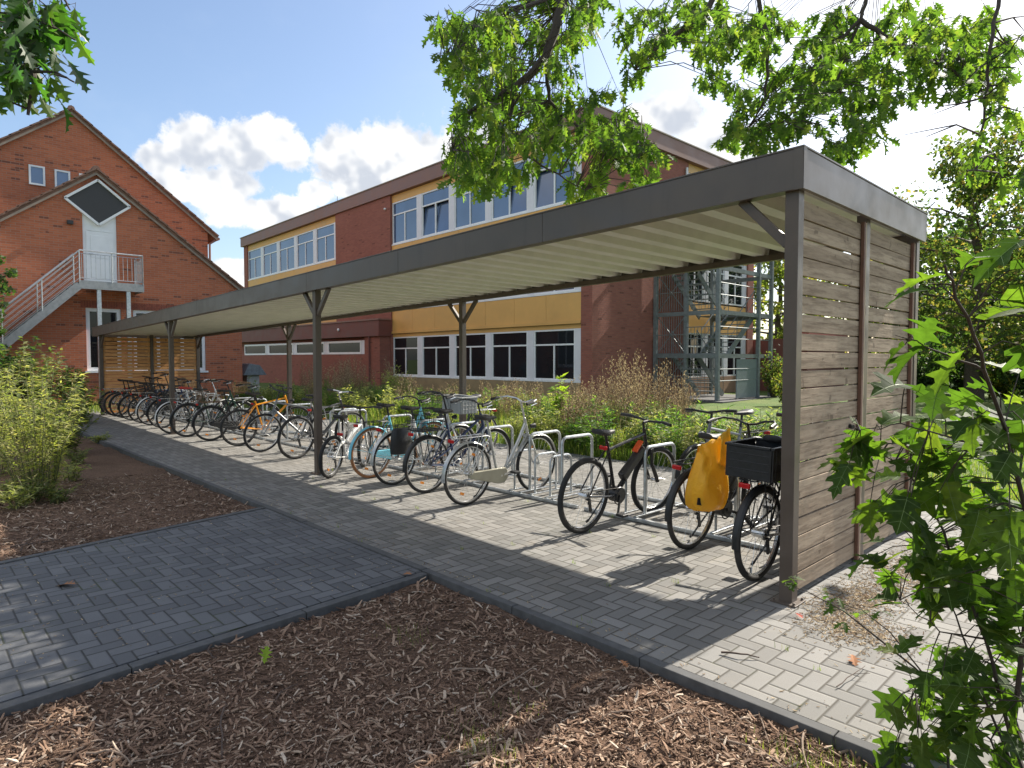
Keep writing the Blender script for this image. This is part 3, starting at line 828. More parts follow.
    if S['crate']:
        if S.get('crate_front'): box_crate(HTp.x+.24, HTp.z-.03, .30, .38, .21, S['crate'], True)
        else: box_crate(RA.x-.0, rz+.008, .42, .34, .22, S['crate'])
    if S.get('lock'):
        m = MB(); q = V((STp.x-.01, .05, STp.z-.15)); m.tube([q+V((.06*cos(t)*1.2, .03*sin(2*t), .11*sin(t))) for t in [2*pi*i/18 for i in range(18)]], .007, 6, closed=True); m.build('cable_lock', S['lock'], root, smooth=True)
    if S['bags']:
        for s_ in ((-1, 1) if S.get('twobags') else (-1,)):
            m = MB(); rings = []
            for z, w, d in ((rz-.34, .10, .04), (rz-.33, .15, .06), (rz-.2, .165, .07), (rz-.05, .15, .06), (rz-.01, .13, .04)):
                rings.append([V((RA.x-.02+w*cos(t)*(1 if abs(cos(t)) < .7 else 1), s_*(.145)+d*sin(t), z)) for t in [2*pi*i/12 for i in range(12)]])
            m.loft(rings); m.build('saddlebag', S['bags'], root, smooth=True)
    return root

SILVER = paint('silver', (.52, .53, .52), .28, .5); DKGREY = paint('anthracite', (.05, .052, .056), .3); WHITEP = paint('white', (.72, .72, .70), .3)
CYAN = paint('light_blue', (.17, .50, .62), .35); ORANGEP = paint('orange', (.85, .33, .02), .32); NAVY = paint('dark_blue', (.02, .035, .09), .3)
REDP = paint('red', (.45, .03, .025), .35); GREENP = paint('dark_green', (.02, .06, .04), .3); GREYP = paint('mid_grey', (.24, .25, .26), .35, .3); CHAMP = paint('champagne', (.31, .295, .225), .4, .2)
GREYBOX = plain('grey_plastic_crate', (.32, .33, .33), .6, 0, .1, 8, dirt=.1)
WICKER = plain('brown_wicker', (.17, .095, .045), .8, 0, .4, 60, .6)
TANFAB = plain('ochre_canvas', (.35, .19, .06), .85, 0, .25, 25, .3)
BK = []
def bk(px, py, head, **s):
    p = ground(px, py); BK.append((p.x, p.y, head)); return bicycle(p.x, p.y, head, s)
bk(757, 580, 1, label='black touring bicycle with a black box crate on its carrier, nearest the timber end wall', frame='mixte', battery=True, guards=BLACKP, crate=BLACKP, rackblack=True, bar='flat', bh=1.1, sh=1.02, lean=2, crank=-80, tyre=.023, steer=-8, mech=True, refl=False)
bk(690, 549, 3, label='dark bicycle with the yellow pannier hung on its carrier', frame='step', col=DKGREY, guards=BLACKP, battery=True, bar='city', rackblack=True, bh=1.02, sh=.95, lean=3, tyre=.022, crank=-20, steer=6, mech=True, refl=False)
bk(582, 533, 0, label='black mountain bicycle with orange-red flashes beside the empty hoop', frame='mtb', col=BLACKR, fork=BLACKP, tyre=.027, r=.355, bar='flat', rack=False, light=False, tail=True, battery=True, bh=.98, sh=.93, lean=4, crank=-100, refl=False, steer=-6)
bk(467, 505, -1, label='silver step-through bicycle with a pale chain guard and wide black saddle', frame='step', col=SILVER, guards=SILVER, chain=CHAMP, bar='city', bh=1.12, sh=.96, lean=3, barmat=ALU, crank=10, tyre=.02)
bk(427, 493, -3, label='dark city bicycle with a black wire basket on its carrier, next to the silver step-through', frame='mixte', col=NAVY, guards=BLACKP, basket=BLACKP, bar='city', bh=1.04, lean=2, rackblack=True, barmat=BLACKP)
bk(394, 485, -4, label='white and grey bicycle carrying a grey plastic crate in front', frame='step', col=WHITEP, guards=SILVER, crate=GREYBOX, crate_front=True, rackblack=True, bar='city', bh=1.12, lean=3, crank=40, bags=BLACKP)
bk(371, 478, -6, label='light blue bicycle with tan tyres and blue mudguards', frame='step', col=CYAN, guards=CYAN, chain=CYAN, tmat=TAN, bar='city', bh=1.02, lean=2, front=BLACKP, rackblack=True, tyre=.021)
bk(330, 478, -30, label='small white full-suspension bicycle just right of the second front post', frame='kid', col=WHITEP, r=.29, tyre=.025, bar='flat', rack=False, light=False, susp=True, bh=.9, sh=.82, stand=False, lean=5, steer=12)
bk(296, 459, -11, label='black and silver mountain bicycle just left of the second front post', frame='mtb', col=DKGREY, fork=ALU, r=.35, tyre=.025, bar='flat', rack=False, light=False, bh=1.04, sh=.95, barmat=ALU, lean=3, rim=ALU)
# nosed in from the other side of the rack, front wheel turned to the walkway
def bk2(X, Y, head, **s): BK.append((X, Y, head)); return bicycle(X, Y, head, s)
bk2(-10.55, 5.55, 203, label='grey trekking bicycle parked nose out with its front wheel turned to the walkway', frame='diamond', col=GREYP, fork=GREYP, bar='flat', rack=True, guards=None, bh=1.08, steer=28, lean=-3, mech=True, tyre=.021)
bk(239, 446, 0, label='bright orange bicycle with a black fork and black tyres', frame='diamond', col=ORANGEP, fork=BLACKP, rim=BLACKP, bar='flat', rack=False, bh=1.05, sh=.97, lean=4, tyre=.02, crank=20)
bk(211, 441, -2, rim=BLACKP, label='black bicycle with a brown basket on its carrier beside the bright orange bicycle', frame='mixte', col=BLACKR, guards=BLACKP, chain=BLACKP, basket=WICKER, rackblack=True, bar='city', lean=2)
bk(188, 437, -4, rim=BLACKP, label='dark green city bicycle with a brown wicker basket over the front wheel', frame='step', col=GREENP, guards=BLACKP, front=WICKER, rackblack=True, bar='city', bh=1.12, lean=3)
bk(174, 434, 3, label='white city bicycle with a red saddle right of the third front post', frame='step', col=WHITEP, guards=WHITEP, saddle=REDP, bar='city', bh=1.12, lean=-2, barmat=ALU)
bk(163, 428, -2, rim=BLACKP, label='grey bicycle half hidden by the third front post', frame='diamond', col=GREYP, guards=BLACKP, bar='flat', rackblack=True, bags=BLACKP, lean=3)
bk(152, 425.5, -5, label='dark bicycle with bright white mudguards left of the third front post', frame='mixte', col=DKGREY, guards=WHITEP, bar='city', lean=3, basket=BLACKP, rackblack=True)
bk(143, 423, 0, rim=BLACKP, label='dark blue sports bicycle between the white-guarded bicycle and a city bicycle', frame='diamond', col=NAVY, bar='flat', lean=2, bh=1.08, mech=True)
bk(133, 420.5, -3, rim=BLACKP, label='black city bicycle with a high front basket in front of the larch slats', frame='step', col=BLACKR, guards=BLACKP, front=BLACKP, bar='city', bh=1.2, lean=4, rackblack=True)
bk(124, 418, 2, rim=BLACKP, label='anthracite bicycle with black mudguards and silver carrier among the far bicycles', frame='diamond', col=DKGREY, guards=BLACKP, bar='flat', lean=2)
bk(117.5, 416.5, -4, rim=BLACKP, label='second bicycle from the far slatted end, black with bare wheels', frame='mtb', col=BLACKR, bar='flat', rack=False, light=False, tyre=.025, lean=3, sh=1.0)
bk(113, 415.2, -2, rim=BLACKP, label='last bicycle of the row, black, against the far slatted end', frame='diamond', col=BLACKR, guards=BLACKP, bar='flat', lean=5, sh=1.0)
# bicycles nosed in from the meadow side
bk2(-3.45, 7.25, 186, label='grey bicycle parked from the meadow side behind the black mountain bicycle', frame='diamond', col=GREYP, guards=BLACKP, bar='flat', bh=1.03, lean=2, sh=1.0, rackblack=True)
bk2(-8.15, 7.1, 178, label='dark bicycle parked from the meadow side between the light blue and white bicycles', frame='diamond', col=DKGREY, bar='flat', bh=1.04, lean=-2, sh=1.0)
# orange-red flashes on the mountain bike are part of its frame look
mtb = [o for o in COL.objects if o.get('label', '').startswith('black mountain bicycle')][0]
m = MB(); m.bar((.20, 0, .692), (.30, 0, .79), .0565, .02); m.build('frame_flash', paint('flash', (.8, .10, .02)), mtb)

# yellow pannier hanging on the second bicycle
YB, bb, pp = setup('yellow_tarpaulin')
co = objco(bb); nz = bb.noise(co, 5, 5, .6); nf = bb.noise(co, 22, 4, .6)
cl = bb.mix(nz, (.68, .40, .02, 1), (.86, .57, .045, 1)); cl = bb.mix(bb.smooth(nf, .55, .8, 0, .3), cl, (.46, .25, .02, 1))
bb.l.new(cl, pp.inputs['Base Color']); pp.inputs['Roughness'].default_value = .48; bb.l.new(bb.bump(bb.math('ADD', nz, bb.math('MULTIPLY', nf, .4)), .6, .03), pp.inputs['Normal'])
tr = bb.new('ShaderNodeBsdfTranslucent'); tr.inputs['Color'].default_value = (.95, .55, .03, 1)
mx = bb.new('ShaderNodeMixShader'); mx.inputs[0].default_value = .3; bb.l.new(pp.outputs[0], mx.inputs[1]); bb.l.new(tr.outputs[0], mx.inputs[2]); bb.l.new(mx.outputs[0], bb.n['Material Output'].inputs['Surface'])
p = ground(690, 549); a9 = radians(90-3)
hx = V((cos(a9), sin(a9), 0)); hl_ = V((-hx.y, hx.x, 0))
bp = V((p.x, p.y, 0)) + hx*-.03 - hl_*.185
bag = empty('pannier_bag', bp, a9 - radians(24)); bag.scale = (.86, .88, .94)
tag(bag, 'bright yellow roll-top pannier bag hung on the dark bicycle carrier', 'bag')
m = MB(); rings = []; rb = random.Random(5)
for z, w, d, cx in ((.395, .08, .03, -.01), (.405, .14, .07, -.015), (.43, .175, .10, -.02), (.47, .195, .115, -.02), (.52, .205, .12, -.015), (.57, .208, .122, -.01), (.62, .203, .118, -.005), (.67, .195, .11, .0), (.72, .185, .10, .005), (.77, .17, .092, .01), (.82, .155, .08, .015), (.86, .145, .07, .02), (.90, .138, .058, .02), (.94, .132, .045, .015), (.97, .128, .032, .01), (.995, .124, .018, .005)):
    ring = []
    for i in range(36):
        t = 2*pi*i/36; ex = .7; c_, s_ = cos(t), sin(t)
        x = abs(c_)**ex*(1 if c_ > 0 else -1)*w; y = abs(s_)**ex*(1 if s_ > 0 else -1)*d
        q = noise.noise(V((x*7+z*3, z*6, y*7))); q2 = noise.noise(V((x*16-z*9, z*5, y*16+4)))
        q3 = noise.noise(V((t*2.2, z*2.5, 9.)))
        crease = -.022*max(0, 1-abs(sin(t*1.5+z*4)+.3*q)*2.2)*(1 if .45 < z < .95 else .3)
        fold = .018*q + .020*q2 + .02*q3 + crease
        ring.append(V((cx+x+fold, y+fold*1.3, z+(.045*c_ if z > .9 else 0)+fold*.5)))
    rings.append(ring)
m.loft(rings); m.build('bag_body', YB, bag, smooth=True, angle=75)
m = MB(); fl = []
for i in range(7):
    f = i/6; fl.append([V((.05+.03*f+.10*k/5+.02*noise.noise(V((k*.7, f*3, 1))), -.075-.03*sin(pi*f)+.018*noise.noise(V((k*.9, f*4, 7))), .76+.30*f+.012*k*f)) for k in range(6)])
for r_ in fl: pass
vs = [q for r_ in fl for q in r_] + [q+V((0, .008, 0)) for r_ in fl for q in r_]
fs = []
for a in range(6):
    for k in range(5):
        fs.append((a*6+k, a*6+k+1, a*6+k+7, a*6+k+6)); fs.append((42+a*6+k, 42+a*6+k+6, 42+a*6+k+7, 42+a*6+k+1))
for k in range(5): fs.append((k, 42+k, 42+k+1, k+1)); fs.append((36+k, 36+k+1, 78+k+1, 78+k))
for a in range(6): fs.append((a*6, a*6+6, 42+a*6+6, 42+a*6)); fs.append((a*6+5, 42+a*6+5, 42+a*6+11, a*6+11))
m.add(vs, fs); m.build('flap', YB, bag, smooth=True, angle=75)
m = MB(); m.bar((-.16, -.10, .47), (-.15, -.10, .53), .05, .01, (0, 1, 0)); m.build('reflector_patch', BLACKP, bag)

# ------------------------------------------------------------------ bicycle racks
def rack(x0, x1, xs, label):
    rt = empty('bicycle_rack', ((x0+x1)/2, 5.75, 0)); tag(rt, label, 'bicycle rack', 'galvanised bicycle racks')
    for y in (5.28, 6.18):
        m = MB(); m.bar((x0, y, .02), (x1, y, .02), .04, .034); m.build('rail', GALV, rt, world=True, bevel=.004)
    for i, (x, tall) in enumerate(xs):
        h = .72 if tall else .50; y0, y1 = (5.45, 5.98) if tall else (5.36, 5.72)
        m = MB()
        pts = [(x, y0, .035)] + [(x, y0+.07*(1-cos(t)), h-.07+.07*sin(t)) for t in [pi/2*q/4 for q in range(5)]] + [(x, y1-.07*(1-sin(t)), h-.07+.07*cos(t)) for t in [pi/2*q/4 for q in range(5)]] + [(x, y1, .035)]
        m.tube(pts, .0175 if tall else .013, 8)
        m.build('hoop', GALV, rt, world=True, smooth=True)
        m = MB(); m.bar((x, 5.28, .045), (x, 6.18, .045), .035, .014); m.build('cross_bar', GALV, rt, world=True, bevel=.002)
def slots(x0, x1, extra=()):
    out = []
    for X, Y, hd in BK:
        if x0 < X < x1 and abs(hd) < 60:
            xf = X + sin(radians(hd))*(5.6-Y)
            out += [(xf-.085, False), (xf+.085, True)]
    return sorted(out + list(extra))
rack(-4.4, -1.95, slots(-4.4, -1.95), 'rack holding the black mountain bicycle and the bicycle with the yellow bag')
rack(-8.2, -4.5, slots(-8.2, -4.5, [(-4.88, True), (-4.98, False), (-5.22, False)]), 'rack with a free tall hoop, holding the silver step-through bicycle')
rack(-12.6, -8.3, slots(-12.6, -8.3, [(-10.3, True)]), 'rack holding the bright orange and the small white bicycle')
rack(-16.9, -12.7, slots(-16.9, -12.7), 'rack holding the wicker-basket bicycle and the bicycle with the red saddle')
rack(-21.2, -17.0, slots(-21.2, -17.0), 'farthest rack, beside the orange larch slats')
# ------------------------------------------------------------------ windows and walls
def window(root, o, u, w, h, n, cols=2, transom=.3, ft=.065, depth=.07, glass=None, fm=None, tilt=(), name='window', lowrail=0., bare_top=False):
    """white framed window: o lower-left corner seen from outside, u along the wall, n outwards"""
    glass = glass or GLASS_UP; fm = fm or WHITE
    o = V(o); u = V(u).normalized(); n = V(n).normalized(); z = V((0, 0, 1))
    m = MB()
    def bx(a0, a1, b0, b1, d0=0., d1=depth):
        c = o + u*((a0+a1)/2) + z*((b0+b1)/2)
        m.add([o + u*a + z*b_ + n*d for d in (-d0, -d1) for a, b_ in ((a0, b0), (a1, b0), (a1, b1), (a0, b1))],
              [(0,1,2,3), (7,6,5,4), (0,4,5,1), (1,5,6,2), (2,6,7,3), (3,7,4,0)])
    bx(0, w, 0, ft); bx(0, w, h-ft, h); bx(0, ft, ft+.001, h-ft-.001); bx(w-ft, w, ft+.001, h-ft-.001)
    zt = h*(1-transom) if transom else h-ft
    if transom: bx(ft+.001, w-ft-.001, zt-ft/2, zt+ft/2, .004)
    for i in range(1, cols):
        x = w*i/cols; bx(x-ft*.5, x+ft*.5, ft+.001, zt-ft/2-.001 if transom else h-ft-.001, .002)
    if lowrail: bx(ft+.001, w-ft-.001, lowrail-.03, lowrail+.03, .006)
    fr = m.build(name, fm, root, world=True)
    def pane(a0, a1, b0, b1, tlt=0.):
        m = MB(); d = depth*.6
        q = [o + u*a0 + z*b0 - n*d, o + u*a1 + z*b0 - n*d, o + u*a1 + z*b1 - n*(d+tlt), o + u*a0 + z*b1 - n*(d+tlt)]
        m.prism(q, -n*.012); g = m.build('pane', glass, fr, world=True); return g
    if transom: pane(ft*.9, w-ft*.9, zt+ft*.4, h-ft*.9)
    for i in range(cols):
        pane(w*i/cols+ft*.45, w*(i+1)/cols-ft*.45, ft*.9, zt-ft*.4 if transom else h-ft*.9, .14 if i in tilt else 0)
    return fr

# ------------------------------------------------------------------ three-storey school building
BX0, BX1, BY, BSH = -15.12, -47.6, 18.5, .00115
school = empty('school_building', (-31, 24, 0))
tag(school, 'long brown-red brick school building with ochre panels and white window bands behind the shelter', 'school')
def shear(root, kx=BSH, x0=BX0):
    def rec(o, off):
        for c in kids(o):
            if c.type == 'MESH':
                for v in c.data.vertices: v.co.z *= 1 - kx*max(0, x0-(v.co.x+off.x))
            rec(c, off + c.location)
    rec(root, root.location.copy())
def part(m, name, mat, root, **k): return m.build(name, mat, root, world=True, **k)
ux = V((1, 0, 0)); uy = V((0, 1, 0)); nF = V((0, -1, 0)); nR = V((1, 0, 0))
LV = [(.78, 2.76), (4.19, 6.2), (7.57, 9.70)]
BD = 12.6                                              # depth of the building
YB = BY + BD
m = MB()
m.box((BX1, BY+.35, -.3), (BX0-.37, YB, 10.05)); part(m, 'core_wall', plain('dark_interior', (.03, .028, .027), .9), school)
XA, XB_ = -28.32, -33.99
for lo, hi in (((BX0-.36, BY+.531, -.3), (BX0, 25.0, 10.09)), ((BX0-.36, 30.6, -.3), (BX0, YB+.1, 10.09)),
               ((XB_, BY-.06, -.3), (XA, BY+.36, 10.09)), ((BX1-.02, BY, -.3), (BX1+.62, BY+.36, 10.09)), ((BX0-.53, BY, -.3), (BX0, BY+.53, 10.09))):
    m = MB(); m.box(lo, hi); part(m, 'brick_wall', SCHOOL_BRICK, school)
m = MB(); m.box((BX1-.2, BY-.16, 10.10), (BX0+.16, YB+.2, 10.74)); part(m, 'parapet', COPING, school)
m = MB(); m.box((BX1-.24, BY-.2, 10.742), (BX0+.2, YB+.24, 10.79)); part(m, 'coping', VERGE, school)
def band(xl, xr, nb, lv, glass, tl):
    """row of window units between wide white posts"""
    s, h = lv; pitch = (xr-xl)/nb; pw = .34
    for i in range(nb):
        x = xl + i*pitch
        window(school, (x+.02, BY+.07, s), ux, pitch-pw-.02, h-s, nF, 2, .30, tilt=tl[i], glass=glass)
        m = MB(); m.box((x+pitch-pw+.003, BY+.05, s), (x+pitch-.003+.02, BY+.2, h)); part(m, 'window_post', LILAC, school)
    m = MB(); m.box((xl, BY+.02, s-.07), (xr, BY+.3, s-.003)); part(m, 'sill', WHITE, school)
    m = MB(); m.box((xl, BY+.062, h+.003), (xr, BY+.3, h+(.38 if h > 9 else .17))); part(m, 'lintel_panel', YELLOW, school)
def spandrel(xl, xr, z0, z1):
    nb = 7
    for i in range(nb):
        m = MB(); a = xl+(xr-xl)*i/nb; c = xl+(xr-xl)*(i+1)/nb
        m.box((a+.006, BY+.03, z0+.02), (c-.006, BY+.3, z1)); part(m, 'spandrel_panel', YELLOW, school)
    m = MB(); m.box((xl, BY-.03, z0-.1), (xr, BY+.02, z0+.015)); part(m, 'drip_sheet', YELLOW, school)
for xl, xr in ((XA, BX0-.53), (BX1+.62, XB_)):
    band(xl, xr, 5, LV[2], GLASS_UP, [(), (0, 1), (), (1,), (0,)] if xl == XA else [()]*5)
    band(xl, xr, 5, LV[1], GLASS_UP, [()]*5)
    if xl == XA: band(xl, xr, 5, LV[0], GLASS_DN, [()]*5)
    spandrel(xl, xr, LV[1][1]+.28, LV[2][0]-.08); spandrel(xl, xr, LV[0][1]+.28, LV[1][0]-.08)
    m = MB(); m.box((xl, BY+.02, -.3), (xr, BY+.3, LV[0][0]-.08)); part(m, 'plinth', plain('ochre_plinth', (.30, .22, .12), .8, 0, .2, 2, dirt=.3), school)
# side face window strip (seen through the stair tower)
for li, (s, h) in enumerate(LV):
    y = 25.0
    for i in range(3):
        window(school, (BX0-.1, y+.03, s), uy, 1.5, h-s, nR, 2, .3, glass=GLASS_DN)
        m = MB(); m.box((BX0-.2, y+1.54, s), (BX0-.08, y+1.86, h)); part(m, 'window_post', LILAC, school); y += 1.866
    m = MB(); m.box((BX0-.3, 25.002, h+.003), (BX0-.07, 30.598, (LV[li+1][0]-.08) if li < 2 else 10.09)); part(m, 'spandrel_panel', YELLOW, school)
m = MB(); m.box((BX0-.3, 25.002, -.3), (BX0-.07, 30.598, LV[0][0]-.01)); part(m, 'plinth', plain('tan_plinth', (.36, .22, .14), .8, 0, .2, 2), school)
m = MB()
for xx in (-37.5, -26): m.tube([(xx, BY+2, 10.9), (xx, BY+2, 12.2)], .02, 6)
part(m, 'lightning_rod', GALVD, school)
m = MB(); m.ell((-28.7, BY-.12, 9.45), (.07, .07, .06)); part(m, 'wall_lamp', WHITE, school, smooth=True)
m = MB(); m.tube([(BX0+.07, 24.75, -.2), (BX0+.07, 24.75, 9.8)], .055, 10); part(m, 'downpipe', LILAC, school, smooth=True)
# low annex at the far end
m = MB(); m.box((-16.5, 31.6, -.3), (-12.6, 36.5, 2.6)); part(m, 'annex_wall', LINK_RED, school)
m = MB(); m.box((-13.4, 31.5, 2.62), (-12.5, 36.6, 3.6)); part(m, 'annex_fascia', plain('red_sheet', (.42, .13, .11), .6), school)
shear(school)

# ------------------------------------------------------------------ low link building
link = empty('link_building', (-37, 20, 0)); tag(link, 'low dark red link building with a ribbon of hopper windows between school and brick house', 'building')
LY = 17.8; LX1, LX0 = -49.5, -28.38
m = MB(); m.box((LX1, LY, -.3), (LX0, BY-.07, 1.84)); m.box((-29.85, LY, 1.841), (LX0, BY-.07, 2.77)); m.box((LX1, LY+.3, 1.841), (-29.851, BY-.07, 2.77)); part(m, 'brick_wall', SCHOOL_BRICK, link)
m = MB(); m.box((LX1, LY-.12, 2.772), (LX0+.10, BY-.065, 3.58)); part(m, 'fascia', LINK_RED, link)
m = MB(); m.box((LX1, LY-.17, 3.582), (LX0+.15, BY-.065, 3.66)); part(m, 'coping', COPING, link)
m = MB(); m.box((LX1, LY+.02, 2.60), (-210.09, LY+.25, 2.768)); part(m, 'lintel_panel', YELLOW, link)
x = -29.9
for i in range(4):
    window(link, (x-4.05, LY+.06, 1.86), ux, 3.65, .73, nF, 1, 0, ft=.11, glass=GLASS_DN)
    m = MB(); m.box((x-.38, LY+.07, 1.86), (x-.01, LY+.2, 2.595)); part(m, 'window_post', LILAC, link); x -= 4.06
m = MB(); m.tube([(LX0-.9, LY-.07, -.1), (LX0-.9, LY-.07, 2.75)], .045, 8); part(m, 'downpipe', LINK_RED, link, smooth=True)
m = MB(); m.ell((-32.3, LY-.17, 3.2), (.09, .06, .09)); part(m, 'wall_lamp', WHITE, link, smooth=True)

# ------------------------------------------------------------------ red brick house, two gables facing the shelter end
HX = -26.0; HX2 = -29.0
house = empty('brick_house', (-31, 5, 0)); tag(house, 'red brick house with two stacked gables and a white upper door left of the shelter', 'house')
hz = lambda z: 1.62+(z-1.62)*1.04
YA, ZA = 5.11, 7.94; YR, ZR = 9.97, 4.27; YLf, ZLf = .25, 4.27
# lower gable wall with openings cut as pieces: rectangles below, gable prisms above
def wall_yz(m, pts, x, t): m.prism([V((x, y, z)) for y, z in pts], (-t, 0, 0))
DY0, DY1 = 4.69, 5.70; DZ0, DZ1 = 4.22, 6.45
W1 = (4.72, 5.78, 1.2, 3.36); W2 = (6.15, 8.60, 1.16, 3.36)
def roofz(y): return ZA - abs(y-YA)*(ZA-ZR)/(YR-YA)
m = MB(); T = .36
def pieces():
    # bands bottom to top
    wall_yz(m, [(YLf, -.3), (YR, -.3), (YR, 1.16), (YLf, 1.16)], HX, T)
    wall_yz(m, [(YLf, 1.16), (W1[0], 1.16), (W1[0], 3.36), (YLf, 3.36)], HX, T)
    wall_yz(m, [(W1[1], 1.16), (W2[0], 1.16), (W2[0], 3.36), (W1[1], 3.36)], HX, T)
    wall_yz(m, [(W2[1], 1.16), (YR, 1.16), (YR, 3.36), (W2[1], 3.36)], HX, T)
    wall_yz(m, [(YLf, 3.36), (YR, 3.36), (YR, DZ0), (YLf, DZ0)], HX, T)
    zl = roofz(DY0); zr = roofz(DY1)
    wall_yz(m, [(YLf, DZ0), (DY0, DZ0), (DY0, zl), (YLf, ZLf)], HX, T)
    wall_yz(m, [(DY1, DZ0), (YR, DZ0), (YR, ZR), (DY1, zr)], HX, T)
    wall_yz(m, [(DY0, 6.752), (DY1, 6.752), (DY1, zr), (YA, ZA), (DY0, zl)], HX-.04, T-.04)
pieces()
m.box((HX2, YR-.36, -.3), (HX-T-.001, YR-.001, ZR)); m.box((HX2, YLf+.001, -.3), (HX-T-.001, YLf+.36, ZR))
# upper gable wall
UA, UZ = 4.95, 10.75; UR, UZR = 9.75, 7.0; UL = 2*UA-UR
m.prism([V((HX2, y, z)) for y, z in ((UL, -.3), (UR, -.3), (UR, UZR), (UA, UZ), (UL, UZR))], (-.36, 0, 0))
m.box((HX2-9, UR-.36, -.3), (HX2-.361, UR-.001, UZR)); m.box((HX2-9, UL+.001, -.3), (HX2-.361, UL+.36, UZR))
part(m, 'brick_wall', HOUSE_BRICK, house)
m = MB(); m.box((HX-.30, DY0+.002, DZ0), (HX-.05, DY1-.002, 6.75)); m.box((HX-.049, DY0+.12, 6.0), (HX-.03, DY1-.12, 6.03)); part(m, 'door_surround', WHITE, house)
m = MB(); m.box((HX-.049, DY0+.10, DZ0+.02), (HX-.02, DY1-.10, 5.96)); dr = part(m, 'door', WHITE, house, bevel=.004)
m = MB()
for z0, z1 in ((4.4, 5.0), (5.08, 5.85)): m.box((HX-.021, DY0+.22, z0), (HX-.008, DY1-.22, z1))
part(m, 'door_panel', WHITE, dr, bevel=.006)
m = MB(); m.tube([(HX-.0, DY0+.17, 5.2), (HX+.04, DY0+.17, 5.2), (HX+.04, DY0+.29, 5.2)], .012, 6); part(m, 'handle', GALV, dr)
# diamond window under the ridge
dc = V((HX, 5.16, 6.97)); wy, wz = .96, .76
m = MB()
for (a0, b0), (a1, b1) in (((0, 1), (1, 0)), ((1, 0), (0, -1)), ((0, -1), (-1, 0)), ((-1, 0), (0, 1))):
    m.bar(dc+V((.02, a0*wy, b0*wz)), dc+V((.02, a1*wy, b1*wz)), .075, .14, (1, 0, 0))
dw = part(m, 'diamond_window', WHITE, house)
m = MB(); m.prism([dc+V((-.02, a*(wy-.02), c*(wz-.02))) for a, c in ((0, 1), (1, 0), (0, -1), (-1, 0))], (.045, 0, 0)); part(m, 'pane', plain('dark_insect_mesh', (.045, .043, .043), .55, 0, .15, 30), dw)
window(house, (HX-.06, W1[0]+.005, W1[2]), uy, W1[1]-W1[0]-.01, W1[3]-W1[2], nR, 1, 0, ft=.12, glass=GLASS_DN)
window(house, (HX-.06, W2[0]+.005, W2[2]), uy, W2[1]-W2[0]-.01, W2[3]-W2[2], nR, 3, 0, ft=.11, glass=GLASS_DN)
for w_ in (W1, W2):
    m = MB(); m.box((HX-.05, w_[0]-.06, w_[2]-.07), (HX+.06, w_[1]+.06, w_[2]-.004)); part(m, 'sill', WHITE, house)
    n_s = int((w_[1]-w_[0]+.3)/.08); m = MB()
    for i in range(n_s): m.box((HX+.001, w_[0]-.14+i*.08, 3.365), (HX+.009, w_[0]-.14+i*.08+.068, 3.60))
    part(m, 'soldier_course', plain('dark_lintel_brick', (.27, .085, .055), .9, 0, .3, 9), house)
for y0, y1, z0, z1 in ((3.63, 4.11, 7.9, 8.6), (4.40, 4.88, 7.9, 8.58), (5.16, 5.64, 7.9, 8.58)):
    window(house, (HX2+.055, y0, z0), uy, y1-y0, z1-z0, nR, 1, 0, ft=.06, depth=.05, glass=GLASS_UP)
m = MB(); m.box((HX+.001, 4.25, 6.12), (HX+.12, 4.42, 6.24)); part(m, 'wall_lamp', BLACKP, house)
# roofs
def gable_roof(xf, xb, ya, za, ye, ze, name):
    """two pitched slabs with tile courses and pale verge boards"""
    for s in (1, -1):
        def pt(f, up, x): y = ya+s*(ye-ya)*f; return V((x, y, za+(ze-za)*f+up))
        m = MB(); F = 1.07
        m.add([pt(0, .04, xf), pt(F, .04, xf), pt(F, .12, xf), pt(0, .12, xf), pt(0, .04, xb), pt(F, .04, xb), pt(F, .12, xb), pt(0, .12, xb)],
              [(0,1,2,3), (7,6,5,4), (0,4,5,1), (1,5,6,2), (2,6,7,3), (3,7,4,0)])
        nrow = 17
        for i in range(nrow):
            f0, f1 = F*i/nrow, F*(i+1)/nrow
            a = [pt(f0, .121, xf+.02), pt(f1+.01, .121, xf+.02), pt(f1+.01, .175, xf+.02), pt(f0, .135, xf+.02)]
            m.prism(a, (xb-xf-.02, 0, 0))
            q0 = pt(f0, .15, xf+.0); q1 = pt(f1+.012, .175, xf+.0)
            m.bar(q0, q1, .16, .05)
        r = part(m, name, TILE, house)
        m = MB(); m.prism([pt(0, -.05, xf-.0), pt(F, -.05, xf), pt(F, .035, xf), pt(0, .035, xf)], (-.03, 0, 0)); part(m, 'verge_board', VERGE, house)
        m = MB(); e = pt(F, .02, xf-.03)
        m.tube([e+V((0, s*.07, 0)), V((xb, e.y+s*.07, e.z))], .065, 8); part(m, 'gutter', COPING, house, smooth=True)
    m = MB(); m.tube([(xf+.02, ya, za+.14), (xb, ya, za+.14)], .12, 8); part(m, 'ridge_tile', TILE, house)
gable_roof(HX+.12, HX2, YA, ZA, YR, ZR, 'roof')
gable_roof(HX2+.14, HX2-9, UA, UZ, UR, UZR, 'roof')
m = MB(); m.tube([(HX2+.0, UR+.32, 6.8), (HX2+.05, UR+.25, 6.65), (HX2+.05, UR+.06, 6.5), (HX2+.05, UR+.06, 4.5)], .045, 8); part(m, 'downpipe', COPING, house, smooth=True)

GALVM = plain('dull_galvanised_steel', (.30, .31, .31), .5, .4, .2, 9, dirt=.2)
